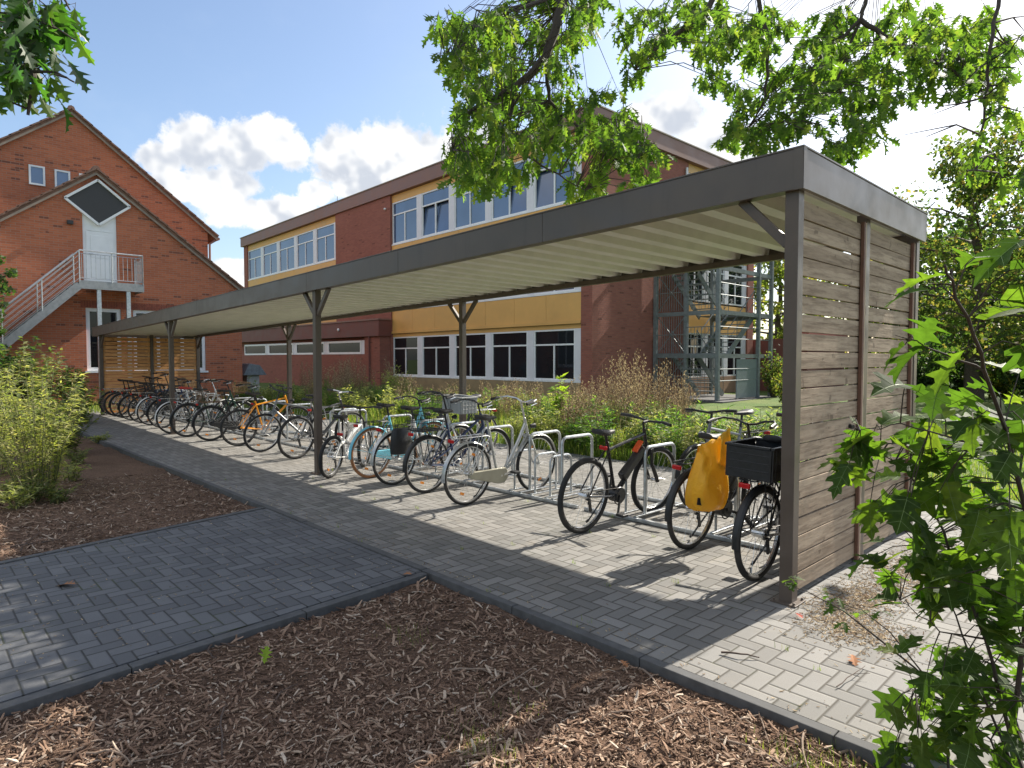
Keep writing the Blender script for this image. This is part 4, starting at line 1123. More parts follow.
# outside stair of the house
st = empty('outside_stair', (-25.4, 3.5, 0)); tag(st, 'galvanised outside stair and landing leading to the white upper door of the brick house', 'stair')
SX0, SX1 = HX+.03, -24.9
PZ = 4.14; P0, P1 = 4.38, 6.22
m = MB(); m.box((SX0, P0, PZ-.06), (SX1-.03, P1, PZ)); part(m, 'landing', GALVD, st)
m = MB(); m.box((SX1-.029, P0-.02, PZ-.24), (SX1, P1+.03, PZ+.03)); m.box((SX0, P1+.001, PZ-.24), (SX1-.03, P1+.03, PZ+.03)); part(m, 'landing_edge', GALVM, st)
SL = 1.0; Y0s = P0-4.2/SL*.96
for xx in (SX0+.05, SX1-.015):
    m = MB(); m.bar((xx, P0, PZ-.12), (xx, P0-4.1, PZ-.12-4.1*SL), .03, .24); part(m, 'stringer', GALVM, st)
m = MB(); nst = 21
for i in range(nst):
    y = P0-.1-i*.195; z = PZ-.195*(i+1)*SL; m.box((SX0+.07, y-.13, z-.03), (SX1-.035, y+.13, z))
part(m, 'treads', GALVD, st)
for yy in (4.92, 5.78):
    m = MB(); m.box((SX1-.14, yy-.06, -.2), (SX1-.04, yy+.06, PZ-.062)); part(m, 'post', GALV, st)
def railing(a, c, posts, rails, name='railing', up=1.0, bars=0):
    m = MB(); a = V(a); c = V(c); z = V((0, 0, 1))
    m.tube([a+z*up, c+z*up], .024, 8)
    for i in range(posts): q = a+(c-a)*(i/(posts-1)); m.tube([q, q+z*up], .021, 8)
    for i in range(rails): h = .12+(up-.26)*i/max(1, rails-1); m.tube([a+z*h, c+z*h], .010, 6)
    for i in range(bars): q = a+(c-a)*((i+.5)/bars); m.tube([q+z*.1, q+z*(up-.1)], .008, 5)
    if bars: m.tube([a+z*.1, c+z*.1], .012, 6); m.tube([a+z*(up-.1), c+z*(up-.1)], .012, 6)
    return part(m, name, GALV, st)
for xx in (SX1-.015, SX0+.12): railing((xx, P0, PZ-.02), (xx, P0-4.05, PZ-.02-4.05*SL), 5, 5)
railing((SX1-.01, P0, PZ), (SX1-.01, P1, PZ), 3, 0, bars=14)
railing((SX1-.01, P1, PZ), (SX0+.05, P1, PZ), 2, 0, bars=9)

# small roofed box at the house corner
hb_ = empty('roofed_box', (-26.5, 10.55, 0)); tag(hb_, 'small box with grey pitched lid standing at the corner of the brick house', 'garden box')
m = MB(); m.box((-26.75, 10.25, -.2), (-26.25, 10.75, .95)); part(m, 'body', plain('pale_grey_board', (.38, .37, .35), .8, 0, .2, 8), hb_, bevel=.01)
m = MB(); m.prism([V((-26.1, 10.05, .95)), V((-26.1, 11.0, .95)), V((-26.1, 10.72, 1.35)), V((-26.1, 10.3, 1.42))], (-.8, 0, 0)); part(m, 'lid', plain('slate_grey_shingle', (.17, .19, .21), .7, 0, .3, 10, .4), hb_, bevel=.01)

# ------------------------------------------------------------------ steel stair tower
tw = empty('stair_tower', (-13.7, 24.3, 0)); tag(tw, 'weathered grey steel escape stair tower with bar cladding beside the school building', 'stair tower')
TX0, TX1 = BX0+.06, -12.23; TY0, TY1 = 22.4, 25.9; TH = 8.2
for x, y in ((TX0+.07, TY0), (TX1, TY0), (TX1, TY1-.2), (TX0+1.45, TY0+.05), (TX1, TY1+.95), (TX0+.1, TY1+.95)):
    m = MB(); m.box((x-.07, y-.07, -.1), (x+.07, y+.07, TH)); part(m, 'post', GALVD, tw, bevel=.004)
lev = [1.72, 3.38, 5.05, 6.72]
for i, z in enumerate(lev):
    m = MB()
    m.bar((TX0, TY0, z), (TX1, TY0, z), .08, .16); m.bar((TX1, TY0, z), (TX1, TY1+.95, z), .08, .16); m.bar((TX0, TY1+.95, z), (TX1, TY1+.95, z), .08, .16)
    part(m, 'floor_beam', GALVD, tw)
    m = MB()
    if i % 2 == 0: m.box((TX0+.06, TY0+.05, z+.082), (TX1-.05, TY0+1.1, z+.11))
    else: m.box((TX0+.06, TY1-.2, z+.082), (TX1-.05, TY1+.9, z+.11))
    part(m, 'platform', GALVD, tw)
    # flight up from the previous level
    zb = lev[i-1] if i else 0.
    ya, yb = (TY1-.2, TY0+1.1) if i % 2 == 0 else (TY0+1.1, TY1-.2)
    xx0 = TX0+.15 if i % 2 == 0 else TX0+1.5
    for s_ in (0, 1.15):
        m = MB(); m.bar((xx0+s_, ya, zb+.05), (xx0+s_, yb, z+.05), .04, .24); part(m, 'stringer', GALVD, tw)
    m = MB()
    for k in range(9): f = (k+.5)/9; yy = ya+(yb-ya)*f; zz = zb+(z-zb)*f+.1; m.box((xx0+.03, yy-.13, zz-.015), (xx0+1.12, yy+.13, zz+.015))
    part(m, 'treads', GALVD, tw)
    m = MB()
    for s_ in (0, 1.15):
        m.tube([(xx0+s_, ya, zb+1.05), (xx0+s_, yb, z+1.05)], .022, 6)
        m.tube([(xx0+s_, ya, zb+.6), (xx0+s_, yb, z+.6)], .012, 5)
        for k in range(4): f = k/3; m.tube([(xx0+s_, ya+(yb-ya)*f, zb+(z-zb)*f+.1), (xx0+s_, ya+(yb-ya)*f, zb+(z-zb)*f+1.05)], .014, 5)
    part(m, 'handrail', GALVD, tw)
m = MB()
zs = [0.1] + lev
for i in range(len(zs)-1):
    z0, z1 = zs[i]+.12, zs[i+1]-.1
    n_b = 13
    for k in range(n_b):
        x = TX0+.2+k*.105; m.tube([(x, TY0-.02, z0), (x, TY0-.02, z1)], .011, 5)
    m.tube([(TX0+.1, TY0-.02, (z0+z1)/2), (TX0+1.45, TY0-.02, (z0+z1)/2)], .016, 5)
    for k in range(9):
        x = TX0+1.55+k*.15; m.tube([(x, TY0-.02, z0), (x, TY0-.02, z0+1.0)], .011, 5)
    for hh in (.55, 1.0): m.tube([(TX0+1.45, TY0-.02, z0+hh), (TX1, TY0-.02, z0+hh)], .018, 5); m.tube([(TX1, TY0, z0+hh), (TX1, TY1+.9, z0+hh)], .018, 5)
    m.bar((TX0+.15, TY0+.04, z0), (TX0+1.4, TY0+.04, z1), .012, .03); m.bar((TX0+.15, TY0+.06, z1), (TX0+1.4, TY0+.06, z0), .012, .03)
part(m, 'bar_cladding', GALVD, tw)
m = MB(); m.box((TX1-.03, TY0+1.5, .05), (TX1+.01, TY1-.32, 1.6)); part(m, 'door_panel', plain('grey_mesh_door', (.22, .26, .28), .5, .3), tw)
m = MB(); m.box((TX0-.0, TY0-.3, -.1), (TX1+.4, TY1+1.2, .012)); tag(part(m, 'slab', KERB, tw), None)
# ------------------------------------------------------------------ leaves and plants
OAK = [(0,0,0), (.10,.045,.10), (.17,.10,.19), (.20,.22,.26), (.26,.09,.26), (.33,.10,.36), (.40,.24,.45), (.47,.40,.56), (.49,.17,.50), (.56,.13,.58), (.64,.24,.68), (.72,.36,.80), (.74,.15,.76), (.80,.09,.82), (.88,.17,.93), (.92,.06,.93), (1,0,1.)]
def leaf_shape(width=1., fold=.35, droop=.3, rough=.0, prof=OAK):
    """points of one lobed leaf of length 1 along +x, blade facing +z"""
    mid = []; sides = ([], [])
    for t, w, xt in prof:
        mid.append((t, 0, -droop*t*t))
        for k, s in enumerate((1, -1)):
            sides[k].append((xt, s*w*width, -droop*xt*xt + fold*w*width))
    vs = mid + sides[0] + sides[1]; n = len(prof); fs = []
    for i in range(n-1):
        fs.append((i, i+1, n+i+1, n+i)) ; fs.append((i+1, i, 2*n+i, 2*n+i+1))
    return vs, fs
LEAVES = [leaf_shape(1.0, .25, .25), leaf_shape(.9, .5, .4), leaf_shape(1.1, .15, .1), leaf_shape(.85, .65, .55)]
def put_leaf(mb, pos, d, up, size, shape, stalk=.0):
    d = d.normalized(); s = up.cross(d)
    if s.length < 1e-3: s = V((1, 0, 0)).cross(d)
    s.normalize(); n = d.cross(s)
    p0 = pos + d*(stalk*size)
    vs = [p0 + d*(x*size) + s*(y*size) + n*(z*size) for x, y, z in shape[0]]
    mb.add(vs, shape[1])
def rnd_dir(r, zlo=-1, zhi=1):
    a = r.uniform(0, 2*pi); z = r.uniform(zlo, zhi); q = sqrt(max(0, 1-z*z)); return V((q*cos(a), q*sin(a), z))
OAKLEAF = island_mat('oak_leaf_green', [(0, (.024, .044, .012)), (.4, (.045, .075, .017)), (.8, (.07, .10, .022)), (1, (.10, .11, .03))], .6, .5, (4., 4.8, 1.5), spec=.3)
SAPLEAF = island_mat('sapling_leaf_green', [(0, (.022, .044, .012)), (.5, (.036, .068, .015)), (.9, (.06, .095, .02)), (1, (.10, .12, .03))], .62, .48, (4.2, 4.6, 1.2), spec=.25, scale=45)
OAKLEAF2 = island_mat('oak_leaf_dark_green', [(0, (.02, .045, .012)), (.6, (.035, .075, .016)), (1, (.07, .10, .022))], .45, .35, (3.6, 5., 1.5), spec=.45)

# ---- oak over the viewer: trunk behind the camera, limbs reaching over walkway and roof
oak = empty('oak_tree', (1.0, -3.4, 0)); tag(oak, 'large oak whose leafy branches hang down into the top of the view over the shelter', 'tree')
m = MB(); m.tube([(1.05, -3.4, -.2), (1.0, -3.4, .3), (.98, -3.38, 2), (.9, -3.3, 4.2), (.8, -3.1, 6.2), (.7, -3, 8.5)], [.48, .36, .31, .28, .22, .14], 14); part(m, 'trunk', BARK, oak, smooth=True)
def D(x, y, d): return at_depth(x, y, d)
J = V((.85, -3.2, 5.2)); J2 = V((.9, -3.3, 4.3))
limbs = [
    ([J, V((-.6, -.6, 6.1)), V((-2.2, 2.2, 6.6)), D(600, -70, 6.7), D(566, -8, 6.7), D(546, 58, 6.6), D(515, 88, 6.5), D(470, 112, 6.4), D(452, 150, 6.4)], .10),
    ([D(546, 58, 6.6), D(549, 100, 6.7), D(585, 135, 6.8), D(640, 160, 6.9)], .022),
    ([D(515, 88, 6.5), D(505, 140, 6.4), D(540, 165, 6.5), D(585, 190, 6.6)], .018),
    ([D(566, -8, 6.7), D(510, 10, 6.3), D(470, 40, 6.2), D(440, 60, 6.2)], .02),
    ([J, V((.2, .4, 6.4)), V((-1.4, 3.6, 7.0)), D(740, -70, 7.6), D(705, 15, 7.5), D(660, 45, 7.4), D(635, 70, 7.3)], .085),
    ([D(740, -70, 7.6), D(770, 40, 7.6), D(765, 100, 7.7), D(740, 140, 7.7)], .03),
    ([J, V((1.0, .8, 6.2)), V((-.4, 4.4, 7.0)), D(900, -90, 7.7), D(872, -20, 7.7), D(860, 20, 7.7), D(838, 80, 7.8), D(850, 140, 7.9)], .05),
    ([D(860, 20, 7.7), D(900, 45, 7.6), D(950, 70, 7.5), D(1010, 110, 7.2), D(1040, 150, 7.0)], .028),
    ([D(860, 20, 7.7), D(820, 60, 7.7), D(800, 120, 7.8)], .02),
    ([J2, V((-.4, -1.8, 5.2)), V((-2.2, -.6, 5.3)), D(60, -150, 3.7), D(30, -40, 3.5), D(27, 30, 3.4), D(34, 85, 3.3), D(28, 115, 3.3)], .05),
    ([D(30, -40, 3.5), D(60, -10, 3.4), D(70, 10, 3.4)], .009),
    ([D(27, 30, 3.4), D(52, 25, 3.35), D(75, 40, 3.3)], .006),
    ([D(34, 72, 3.3), D(55, 72, 3.3), D(74, 82, 3.25)], .006),
    ([V((.9, -3.2, 4.6)), V((.7, .4, 5.2)), D(1010, -90, 3.9), D(1002, -20, 3.8), D(990, 50, 3.7), D(985, 110, 3.7), D(975, 170, 3.7)], .017)]
skel = []
for li, (pts, r0) in enumerate(limbs):
    # smooth the line a little and let it wander
    q = []
    for a, c in zip(pts, pts[1:]):
        for i in range(5): q.append(a.lerp(c, i/5) + rnd_dir(random)*min(.05, (c-a).length*.02))
    q.append(pts[-1]); n = len(q)
    m = MB(); m.tube(q, [max(.004, r0*(1-.9*i/(n-1))**1.1 + .003) for i in range(n)], 8); part(m, 'branch', TWIG, oak, smooth=True)
    skel += [(p_, li) for p_ in q]
ro = random.Random(21)
tb = MB()
for q, li in list(skel)[::3]:
    if li in (9, 10, 11, 12) or not in_view(q, 60): continue
    e = q + rnd_dir(ro, -.9, .3)*ro.uniform(.12, .38); md = q.lerp(e, .5) + V((0, 0, .03)) + rnd_dir(ro)*.04
    tb.tube([q, md, e], [.007, .005, .002], 4, caps=False); f_ = e + rnd_dir(ro, -.8, .4)*.12; tb.tube([md, f_], [.004, .0015], 4, caps=False)
part(tb, 'twigs', TWIG, oak)
def shade_ok(c):
    """does this bough shade the roof or a spot that lies in shade anyway?"""
    k = (c.z-2.95)/sd.z; q = c - sd*k
    if q.x < -1.75 and 4.2 < q.y < 6.95: return True
    g = c - sd*(c.z/sd.z)
    return not (-1.95 < g.x < -.55 and .4 < g.y < 4.2) and not (-10 < g.x < -1.7 and 3.5 < g.y < 8.5)
def clumps(ells, twig_mb, leaf_mb, lo, hi, per, size, li_ok, skip=None):
    for cx, cy, rx, ry, n in ells:
        for _ in range(int(n*.92)):
            a = ro.uniform(0, 2*pi); q = sqrt(ro.random()); d = ro.uniform(lo, hi)
            px, py = cx+rx*q*cos(a), cy+ry*q*sin(a)
            if size > .13 and hi > 5:
                for q_ in range(14):
                    d = ro.uniform(lo-1.2, hi+2.2) if px < 930 or q_ < 5 else ro.uniform(3.4, 4.0); c = D(px, py, d)
                    if c.z > 3.12 and shade_ok(c): break
                else:
                    if ro.random() < .7: continue
            c = D(px, py, d)
            if c.z < 3.12 and c.y > 4.0 and c.x < -1.5: continue
            near = min((s for s in skel if s[1] in li_ok), key=lambda s: (s[0]-c).length)[0]
            mid = near.lerp(c, .5) + V((0, 0, .12*(near-c).length)) + rnd_dir(ro)*.05
            twig_mb.tube([near, mid, c], [.006, .0045, .0025], 4, caps=False)
            out = (c-mid).normalized()
            for k in range(ro.randint(per-2, per+2)):
                p0 = c - out*ro.uniform(0, .28) + rnd_dir(ro)*.02
                dr = (out*.45 + rnd_dir(ro, -.8, .3) + V((0, 0, -.7))).normalized()
                up = (V((0, 0, 1)) + rnd_dir(ro)*.75).normalized()
                sz = size*ro.uniform(.7, 1.15)*(1 if hi < 5 else min(1.3, d/((lo+hi)/2)))
                twig_mb.tube([p0, p0+dr*(.2*sz)], .0014, 3, caps=False)
                put_leaf(leaf_mb, p0, dr, up, sz, ro.choice(LEAVES), .18)
tw_ = MB(); lf = MB()
clumps([(452,42,22,44,30), (485,60,34,58,60), (540,20,60,30,48), (600,12,34,22,18), (550,80,26,35,18), (520,118,45,32,36), (478,128,26,42,40), (482,165,24,26,24), (555,140,35,25,22), (605,110,30,28,20), (605,145,30,26,22), (632,130,22,24,14), (645,152,20,24,16), (638,182,10,16,6), (585,185,20,22,17), (520,175,18,14,8), (466,170,16,24,12), (575,205,10,10,4)], tw_, lf, 6.1, 7.1, 8, .15, (0, 1, 2, 3))
part(lf, 'foliage', OAKLEAF, oak); part(tw_, 'twigs', TWIG, oak)
tw_ = MB(); lf = MB()
clumps([(660,22,45,30,24), (640,60,24,22,8), (720,25,50,30,28), (735,70,36,30,16), (725,120,12,28,6), (770,95,42,40,22), (760,135,22,18,7), (800,40,55,38,34), (820,100,45,36,24), (850,60,45,45,34), (855,130,30,30,18), (845,155,16,12,3), (905,35,50,34,28), (900,85,36,30,16), (950,60,40,36,24), (965,20,50,22,18), (1000,80,34,36,22), (1010,130,22,26,9), (990,40,40,40,18), (1005,165,26,18,5), (975,190,16,18,4), (1020,185,18,22,5)], tw_, lf, 7.0, 8.1, 10, .175, (4, 5, 6, 7, 8, 13))
part(lf, 'foliage', OAKLEAF, oak); part(tw_, 'twigs', TWIG, oak)
tw_ = MB(); lf = MB()
clumps([(8,22,24,36,9), (38,8,24,16,5), (50,30,14,16,4), (12,72,20,18,6), (36,76,14,12,3), (26,98,10,14,4), (-30,40,30,70,9), (60,80,6,8,2), (55,-4,18,8,2)], tw_, lf, 3.2, 3.6, 5, .15, (9, 10, 11, 12))
part(lf, 'foliage', OAKLEAF2, oak); part(tw_, 'twigs', TWIG, oak)

MAPLE = [(0,0,0), (.08,.10,.02), (.16,.26,.06), (.24,.30,.20), (.30,.17,.24), (.38,.24,.32), (.46,.44,.48), (.52,.46,.60), (.57,.22,.56), (.64,.16,.62), (.70,.24,.72), (.76,.27,.82), (.82,.13,.82), (.90,.08,.90), (1,0,1.)]
SLEAVES = [leaf_shape(1.05, .22, .25, prof=MAPLE), leaf_shape(.95, .4, .4, prof=MAPLE), leaf_shape(1.1, .12, .12, prof=MAPLE), leaf_shape(1., .3, .5)]
# ---- sapling in the right foreground
sap = empty('oak_sapling', (-.1, 2.1, 0)); tag(sap, 'young sapling with large lobed green leaves on thin dark stems in the right foreground', 'sapling')
B0 = V((-.06, 2.15, -.08))
stems = [([B0, D(1012, 720, 2.25), D(1035, 560, 2.1), D(1012, 455, 1.9), D(985, 370, 1.7), D(958, 300, 1.5), D(945, 265, 1.42)], .010),
         ([B0, D(1010, 735, 2.3), D(985, 640, 2.3), D(955, 560, 2.35), D(930, 505, 2.4), D(908, 470, 2.4), D(880, 455, 2.4)], .008),
         ([B0, D(1003, 745, 2.35), D(975, 670, 2.4), D(950, 600, 2.45), D(918, 545, 2.5)], .006),
         ([B0, D(1030, 700, 2.1), D(1060, 520, 1.9), D(1075, 380, 1.7), D(1050, 250, 1.6)], .009),
         ([B0, D(990, 740, 2.4), D(945, 700, 2.5), D(915, 690, 2.5)], .005),
         ([D(1012, 455, 1.9), D(960, 440, 1.95), D(900, 425, 2.05), D(860, 430, 2.1)], .004),
         ([D(985, 370, 1.7), D(940, 350, 1.7), D(895, 335, 1.7)], .004),
         ([D(985, 640, 2.3), D(940, 630, 2.3), D(900, 600, 2.35)], .004)]
sk2 = []
for pts, r0 in stems:
    q = []
    for a, c in zip(pts, pts[1:]):
        for i in range(4): q.append(a.lerp(c, i/4) + rnd_dir(ro)*.006)
    q.append(pts[-1]); n = len(q)
    m = MB(); m.tube(q, [r0*(1-.75*i/(n-1)) for i in range(n)], 7); part(m, 'stem', TWIG, sap, smooth=True); sk2 += q
lf = MB(); tw_ = MB()
rp = random.Random(8)
def leaf_veins(mb, pos, d, up, size, shape):
    d = d.normalized(); s = up.cross(d); s.normalize(); n_ = d.cross(s); vs = shape[0]; k = len(vs)//3
    P = lambda i: pos + d*(vs[i][0]*size) + s*(vs[i][1]*size) + n_*(vs[i][2]*size)
    lines = [(0, k-1)] + [(max(0, i-2), k+i) for i in tips] + [(max(0, i-2), 2*k+i) for i in tips]
    mb.cur = 1
    for a, e in lines:
        pts = [P(i) for i in range(a, e+1)] if (a, e) == (0, k-1) else [P(a), P(e)]
        for q0, q1 in zip(pts, pts[1:]):
            w = (q1-q0).cross(n_); 
            if w.length < 1e-6: continue
            w = w.normalized()*size*(.007 if (a, e) == (0, k-1) else .0045)
            for o in (.0012, -.0012): mb.add([q0-w+n_*o, q0+w+n_*o, q1+w*.6+n_*o, q1-w*.6+n_*o], [(0, 1, 2, 3)])
    mb.cur = 0
tips = (3, 7, 11)
VEIN = plain('pale_leaf_vein', (.16, .24, .06), .6, 0, .1, 30)
def sap_leaf(px, py, d, size):
    c = D(px, py, d); near = min(sk2, key=lambda s: (s-c).length)
    out = (c-near)
    L = out.length
    if L > .02: tw_.tube([near, near.lerp(c, .55)+V((0, 0, .02)), c], [.0022, .0018, .0014], 4, caps=False)
    out = out.normalized() if L > .02 else rnd_dir(rp, -.2, .2)
    for _ in range(rp.choice((1, 1, 2))):
        dr = (out*.75 + rnd_dir(rp, -.6, .2)*.75 + V((0, 0, -.15))).normalized()
        up = (V((0, 0, 1)) + rnd_dir(rp)*.6).normalized()
        sz_ = size*rp.uniform(.75, 1.2); shp = rp.choice(SLEAVES); put_leaf(lf, c, dr, up, sz_, shp)
        if shp is not SLEAVES[3]: leaf_veins(lf, c, dr, up, sz_, shp)
for px, py, d, s in ((975, 258, 1.5, .15), (950, 275, 1.48, .15), (930, 290, 1.55, .14), (1000, 300, 1.5, .16), (985, 320, 1.6, .15), (935, 318, 1.6, .15), (930, 345, 1.7, .16), (965, 350, 1.65, .15), (905, 345, 1.75, .14), (1010, 270, 1.5, .14), (1020, 345, 1.6, .16), (940, 385, 1.75, .15), (975, 395, 1.8, .15), (905, 385, 1.9, .14), (1000, 395, 1.8, .15), (1022, 240, 1.5, .15), (1022, 420, 1.8, .15)): sap_leaf(px, py, d, s*.85)
for cx, cy, rx, ry, n, lo, hi in ((965, 440, 70, 30, 22, 1.8, 2.4), (900, 455, 55, 26, 14, 2.1, 2.5), (865, 425, 25, 18, 4, 2.1, 2.4), (940, 500, 75, 28, 20, 2.0, 2.6), (985, 540, 50, 50, 18, 2.0, 2.6), (915, 560, 45, 30, 12, 2.3, 2.6), (960, 600, 65, 35, 16, 2.1, 2.6), (1000, 650, 40, 50, 18, 2.0, 2.6), (940, 660, 50, 26, 10, 2.3, 2.7), (990, 715, 50, 40, 16, 2.1, 2.6), (925, 715, 40, 26, 9, 2.3, 2.7), (910, 745, 35, 18, 6, 2.3, 2.7), (1040, 500, 40, 150, 22, 1.7, 2.2)):
    for _ in range(int(n*1.55)):
        a = rp.uniform(0, 2*pi); q = sqrt(rp.random()); sap_leaf(cx+rx*q*cos(a), cy+ry*q*sin(a), rp.uniform(lo, hi), .122)
part(lf, 'foliage', [SAPLEAF, VEIN], sap); part(tw_, 'leaf_stalks', TWIG, sap)
# thin shoots crossing in front of the end wall
sh_ = empty('thin_shoot', (-.55, 2.6, 0)); tag(sh_, 'thin leaning shoot with sparse tiny leaves in front of the timber end wall', 'shoot')
q = [V((-.50, 2.55, -.08)), D(945, 700, 2.75), D(915, 668, 2.8), D(880, 640, 2.85), D(845, 612, 2.9), D(808, 592, 2.95), D(780, 582, 3.0)]
m = MB(); m.tube(q, [.006, .005, .0045, .004, .003, .002, .0015], 6); m.tube([D(930, 682, 2.78), D(890, 632, 2.8), D(862, 610, 2.85), D(835, 602, 2.9)], [.004, .003, .002, .0015], 5); part(m, 'stem', TWIG, sh_, smooth=True)
lf = MB()
for px, py in ((785, 583), (792, 580), (797, 584), (788, 577), (830, 602), (838, 598), (834, 608), (828, 596), (858, 613), (870, 612), (880, 611), (845, 622)):
    for k in range(2): put_leaf(lf, D(px, py, 2.92), rnd_dir(rp, -.5, .3), V((0, 0, 1)), .06, LEAVES[0])
part(lf, 'foliage', SAPLEAF, sh_)

# ---- crowns of trees farther off
TREELEAF = island_mat('tree_leaf', [(0, (.03, .05, .016)), (.5, (.05, .072, .02)), (.85, (.08, .09, .028)), (1, (.18, .12, .05))], .65, .48, (3.6, 4.0, 1.6))
TREELEAFB = island_mat('tree_leaf_yellowish', [(0, (.06, .09, .02)), (.6, (.10, .13, .03)), (1, (.2, .17, .05))], .6, .5, (3.2, 3.2, 1.4))
DARKLEAF = island_mat('evergreen_leaf', [(0, (.02, .04, .013)), (.6, (.036, .06, .018)), (1, (.06, .08, .025))], .6, .38, (3, 4, 1.5))
def quadleaf(mb, p, r, s):
    d = rnd_dir(r); e = rnd_dir(r).cross(d)
    if e.length < .1: e = V((1, 0, 0)).cross(d)
    e.normalize(); k = r.uniform(.45, .75)
    mb.add([p-d*s*.5, p-d*s*.1+e*s*k*.5, p+d*s*.5, p-d*s*.05-e*s*k*.5], [(0, 1, 2, 3)])
def make_tree(name, x, y, h, R, label, mat, seed, n=6500, leaf=.26, trunk_h=.3, dens=1., group=None):
    r = random.Random(seed); t = empty(name, (x, y, 0)); tag(t, label, 'tree', group)
    m = MB(); tp = [V((0, 0, -.2))]; 
    for i in range(1, 7): tp.append(V((r.uniform(-.12, .12)*i*.5, r.uniform(-.12, .12)*i*.5, h*.8*i/6)))
    m.tube(tp, [.035*h*(1-.14*i) for i in range(7)], 8); m.build('trunk', BARK, t, smooth=True)
    lf = MB(); bm_ = MB()
    nb = 22
    for i in range(nb):
        f = trunk_h + (1-trunk_h)*(i+.5)/nb
        a = i*2.4 + r.uniform(-.4, .4); reach = R*(1-((f-.52)/.58)**2 if abs(f-.52) < .58 else .1)**.5*r.uniform(.55, 1.0)
        z0 = h*f*.82; s0 = tp[min(6, int(f*.82/.8*6))]
        e = V((cos(a)*reach, sin(a)*reach, h*f*.93))
        bm_.tube([V((s0.x, s0.y, z0)), V((e.x*.5, e.y*.5, z0+(e.z-z0)*.65)), e], [.012*h*(1-f*.7), .007*h*(1-f*.6), .006], 5)
        for j in range(4):
            c = e*r.uniform(.5, 1.05) + V((r.gauss(0, R*.16), r.gauss(0, R*.16), r.gauss(0, R*.12))); c.z = e.z + r.gauss(0, R*.16); rr = R*r.uniform(.14, .30)
            bm_.tube([e*.6+V((0, 0, e.z*.4)), c], [.012, .005], 4, caps=False)
            for k in range(int(n*dens/(nb*4))):
                p = c + rnd_dir(r)*rr*(r.random()**.45); p.z = c.z + (p.z-c.z)*.7
                quadleaf(lf, p, r, leaf*r.uniform(.5, 1.2))
    bm_.build('branches', BARK, t, smooth=True); lf.build('crown', mat, t)
    return t
g = at_depth(975, 360, 26); make_tree('deciduous_tree', g.x, g.y, 10.6, 3.9, 'airy green tree with yellowing top on the lawn right of the shelter end', TREELEAF, 1, n=13000, leaf=.23, trunk_h=.14)
g = at_depth(1075, 360, 22); make_tree('deciduous_tree', g.x, g.y, 10.5, 3.8, 'bushy green tree at the right edge of the view', TREELEAF, 2, n=10000, leaf=.23, trunk_h=.16)
g = at_depth(935, 360, 36); make_tree('deciduous_tree', g.x, g.y, 9.0, 3.6, 'dark tree farther back behind the timber end wall', DARKLEAF, 3, n=9000, leaf=.32, trunk_h=.1)
g = at_depth(1010, 360, 42); make_tree('deciduous_tree', g.x, g.y, 11.5, 5.0, 'broad dark tree standing farthest back at the right', DARKLEAF, 4, n=9000, leaf=.42, trunk_h=.1)
g = at_depth(1130, 360, 34); make_tree('deciduous_tree', g.x, g.y, 11, 4.5, 'dark green tree beyond the right edge', DARKLEAF, 5, n=5000, leaf=.4, trunk_h=.1)
g = at_depth(779, 360, 48); make_tree('deciduous_tree', g.x, g.y, 11.0, 4.0, 'sunny yellow-green tree showing beside the stair tower', TREELEAFB, 6, n=5000, leaf=.42, trunk_h=.05)
g = at_depth(855, 360, 40); make_tree('deciduous_tree', g.x, g.y, 8.0, 3.6, 'green tree glimpsed through the slats of the end wall', TREELEAFB, 7, n=4500, leaf=.42, trunk_h=.1)
make_tree('columnar_tree', -24.1, 1.75, 4.9, .95, 'dark green narrow tree beside the outside stair of the brick house', DARKLEAF, 8, n=3500, leaf=.14, trunk_h=.02)
# trees behind the viewer: they stand in the window reflections
for i, (x, y, h, R) in enumerate(((-24, -14, 10, 4.2), (-13, -20, 11, 4.5), (-38, -16, 10, 4.4))):
    make_tree('deciduous_tree', x, y, h, R, 'garden tree on the near side, mirrored in the school windows', DARKLEAF, 30+i, n=2600, leaf=.55, trunk_h=.12, group='trees on the near side of the path')

# ---- understorey and shrubs
def make_bush(name, x, y, h, R, label, mat, seed, n, leaf, cat='shrub', group=None):
    r = random.Random(seed); t = empty(name, (x, y, -.04)); tag(t, label, cat, group)
    m = MB(); lf = MB()
    for i in range(26):
        a = r.uniform(0, 2*pi); q = sqrt(r.random())*R*.85; top = V((cos(a)*q, sin(a)*q, h*r.uniform(.5, 1)*(1-.35*(q/R)**2)))
        m.tube([V((cos(a)*q*.2, sin(a)*q*.2, 0)), top*.55+V((0, 0, top.z*.1)), top], [.012, .008, .003], 4, caps=False)
        for k in range(n//26):
            f = r.uniform(.15, 1.02); p = top*f + rnd_dir(r)*R*.22*r.random()**.5; p.z = max(.03, p.z); quadleaf(lf, p, r, leaf*r.uniform(.6, 1.2))
    m.build('stems', TWIG, t); lf.build('foliage', mat, t); return t
for i, (px, d, h, R, l) in enumerate(((930, 27, 2.6, 1.7, 'dark undergrowth bush just right of the timber end wall'), (965, 29, 3.4, 2.0, 'tall dark bush under the airy tree'), (1003, 27, 2.2, 1.6, 'low bush at the foot of the trees on the right'), (1040, 24, 3.0, 2.0, 'dark bush at the right edge of the lawn'))):
    g = at_depth(px, 360, d); make_bush('bush', g.x, g.y, h, R, l, DARKLEAF if i != 2 else TREELEAFB, 50+i, 2600, .2)
for i, (px, d, h, l) in enumerate(((775, 27, 2.2, 'green bush beside the foot of the stair tower'), (790, 22, 1.3, 'pale low bush in front of the annex wall'))):
    g = at_depth(px, 380, d); make_bush('bush', g.x, g.y, h, .9, l, TREELEAFB if i else TREELEAF, 60+i, 1500, .13)

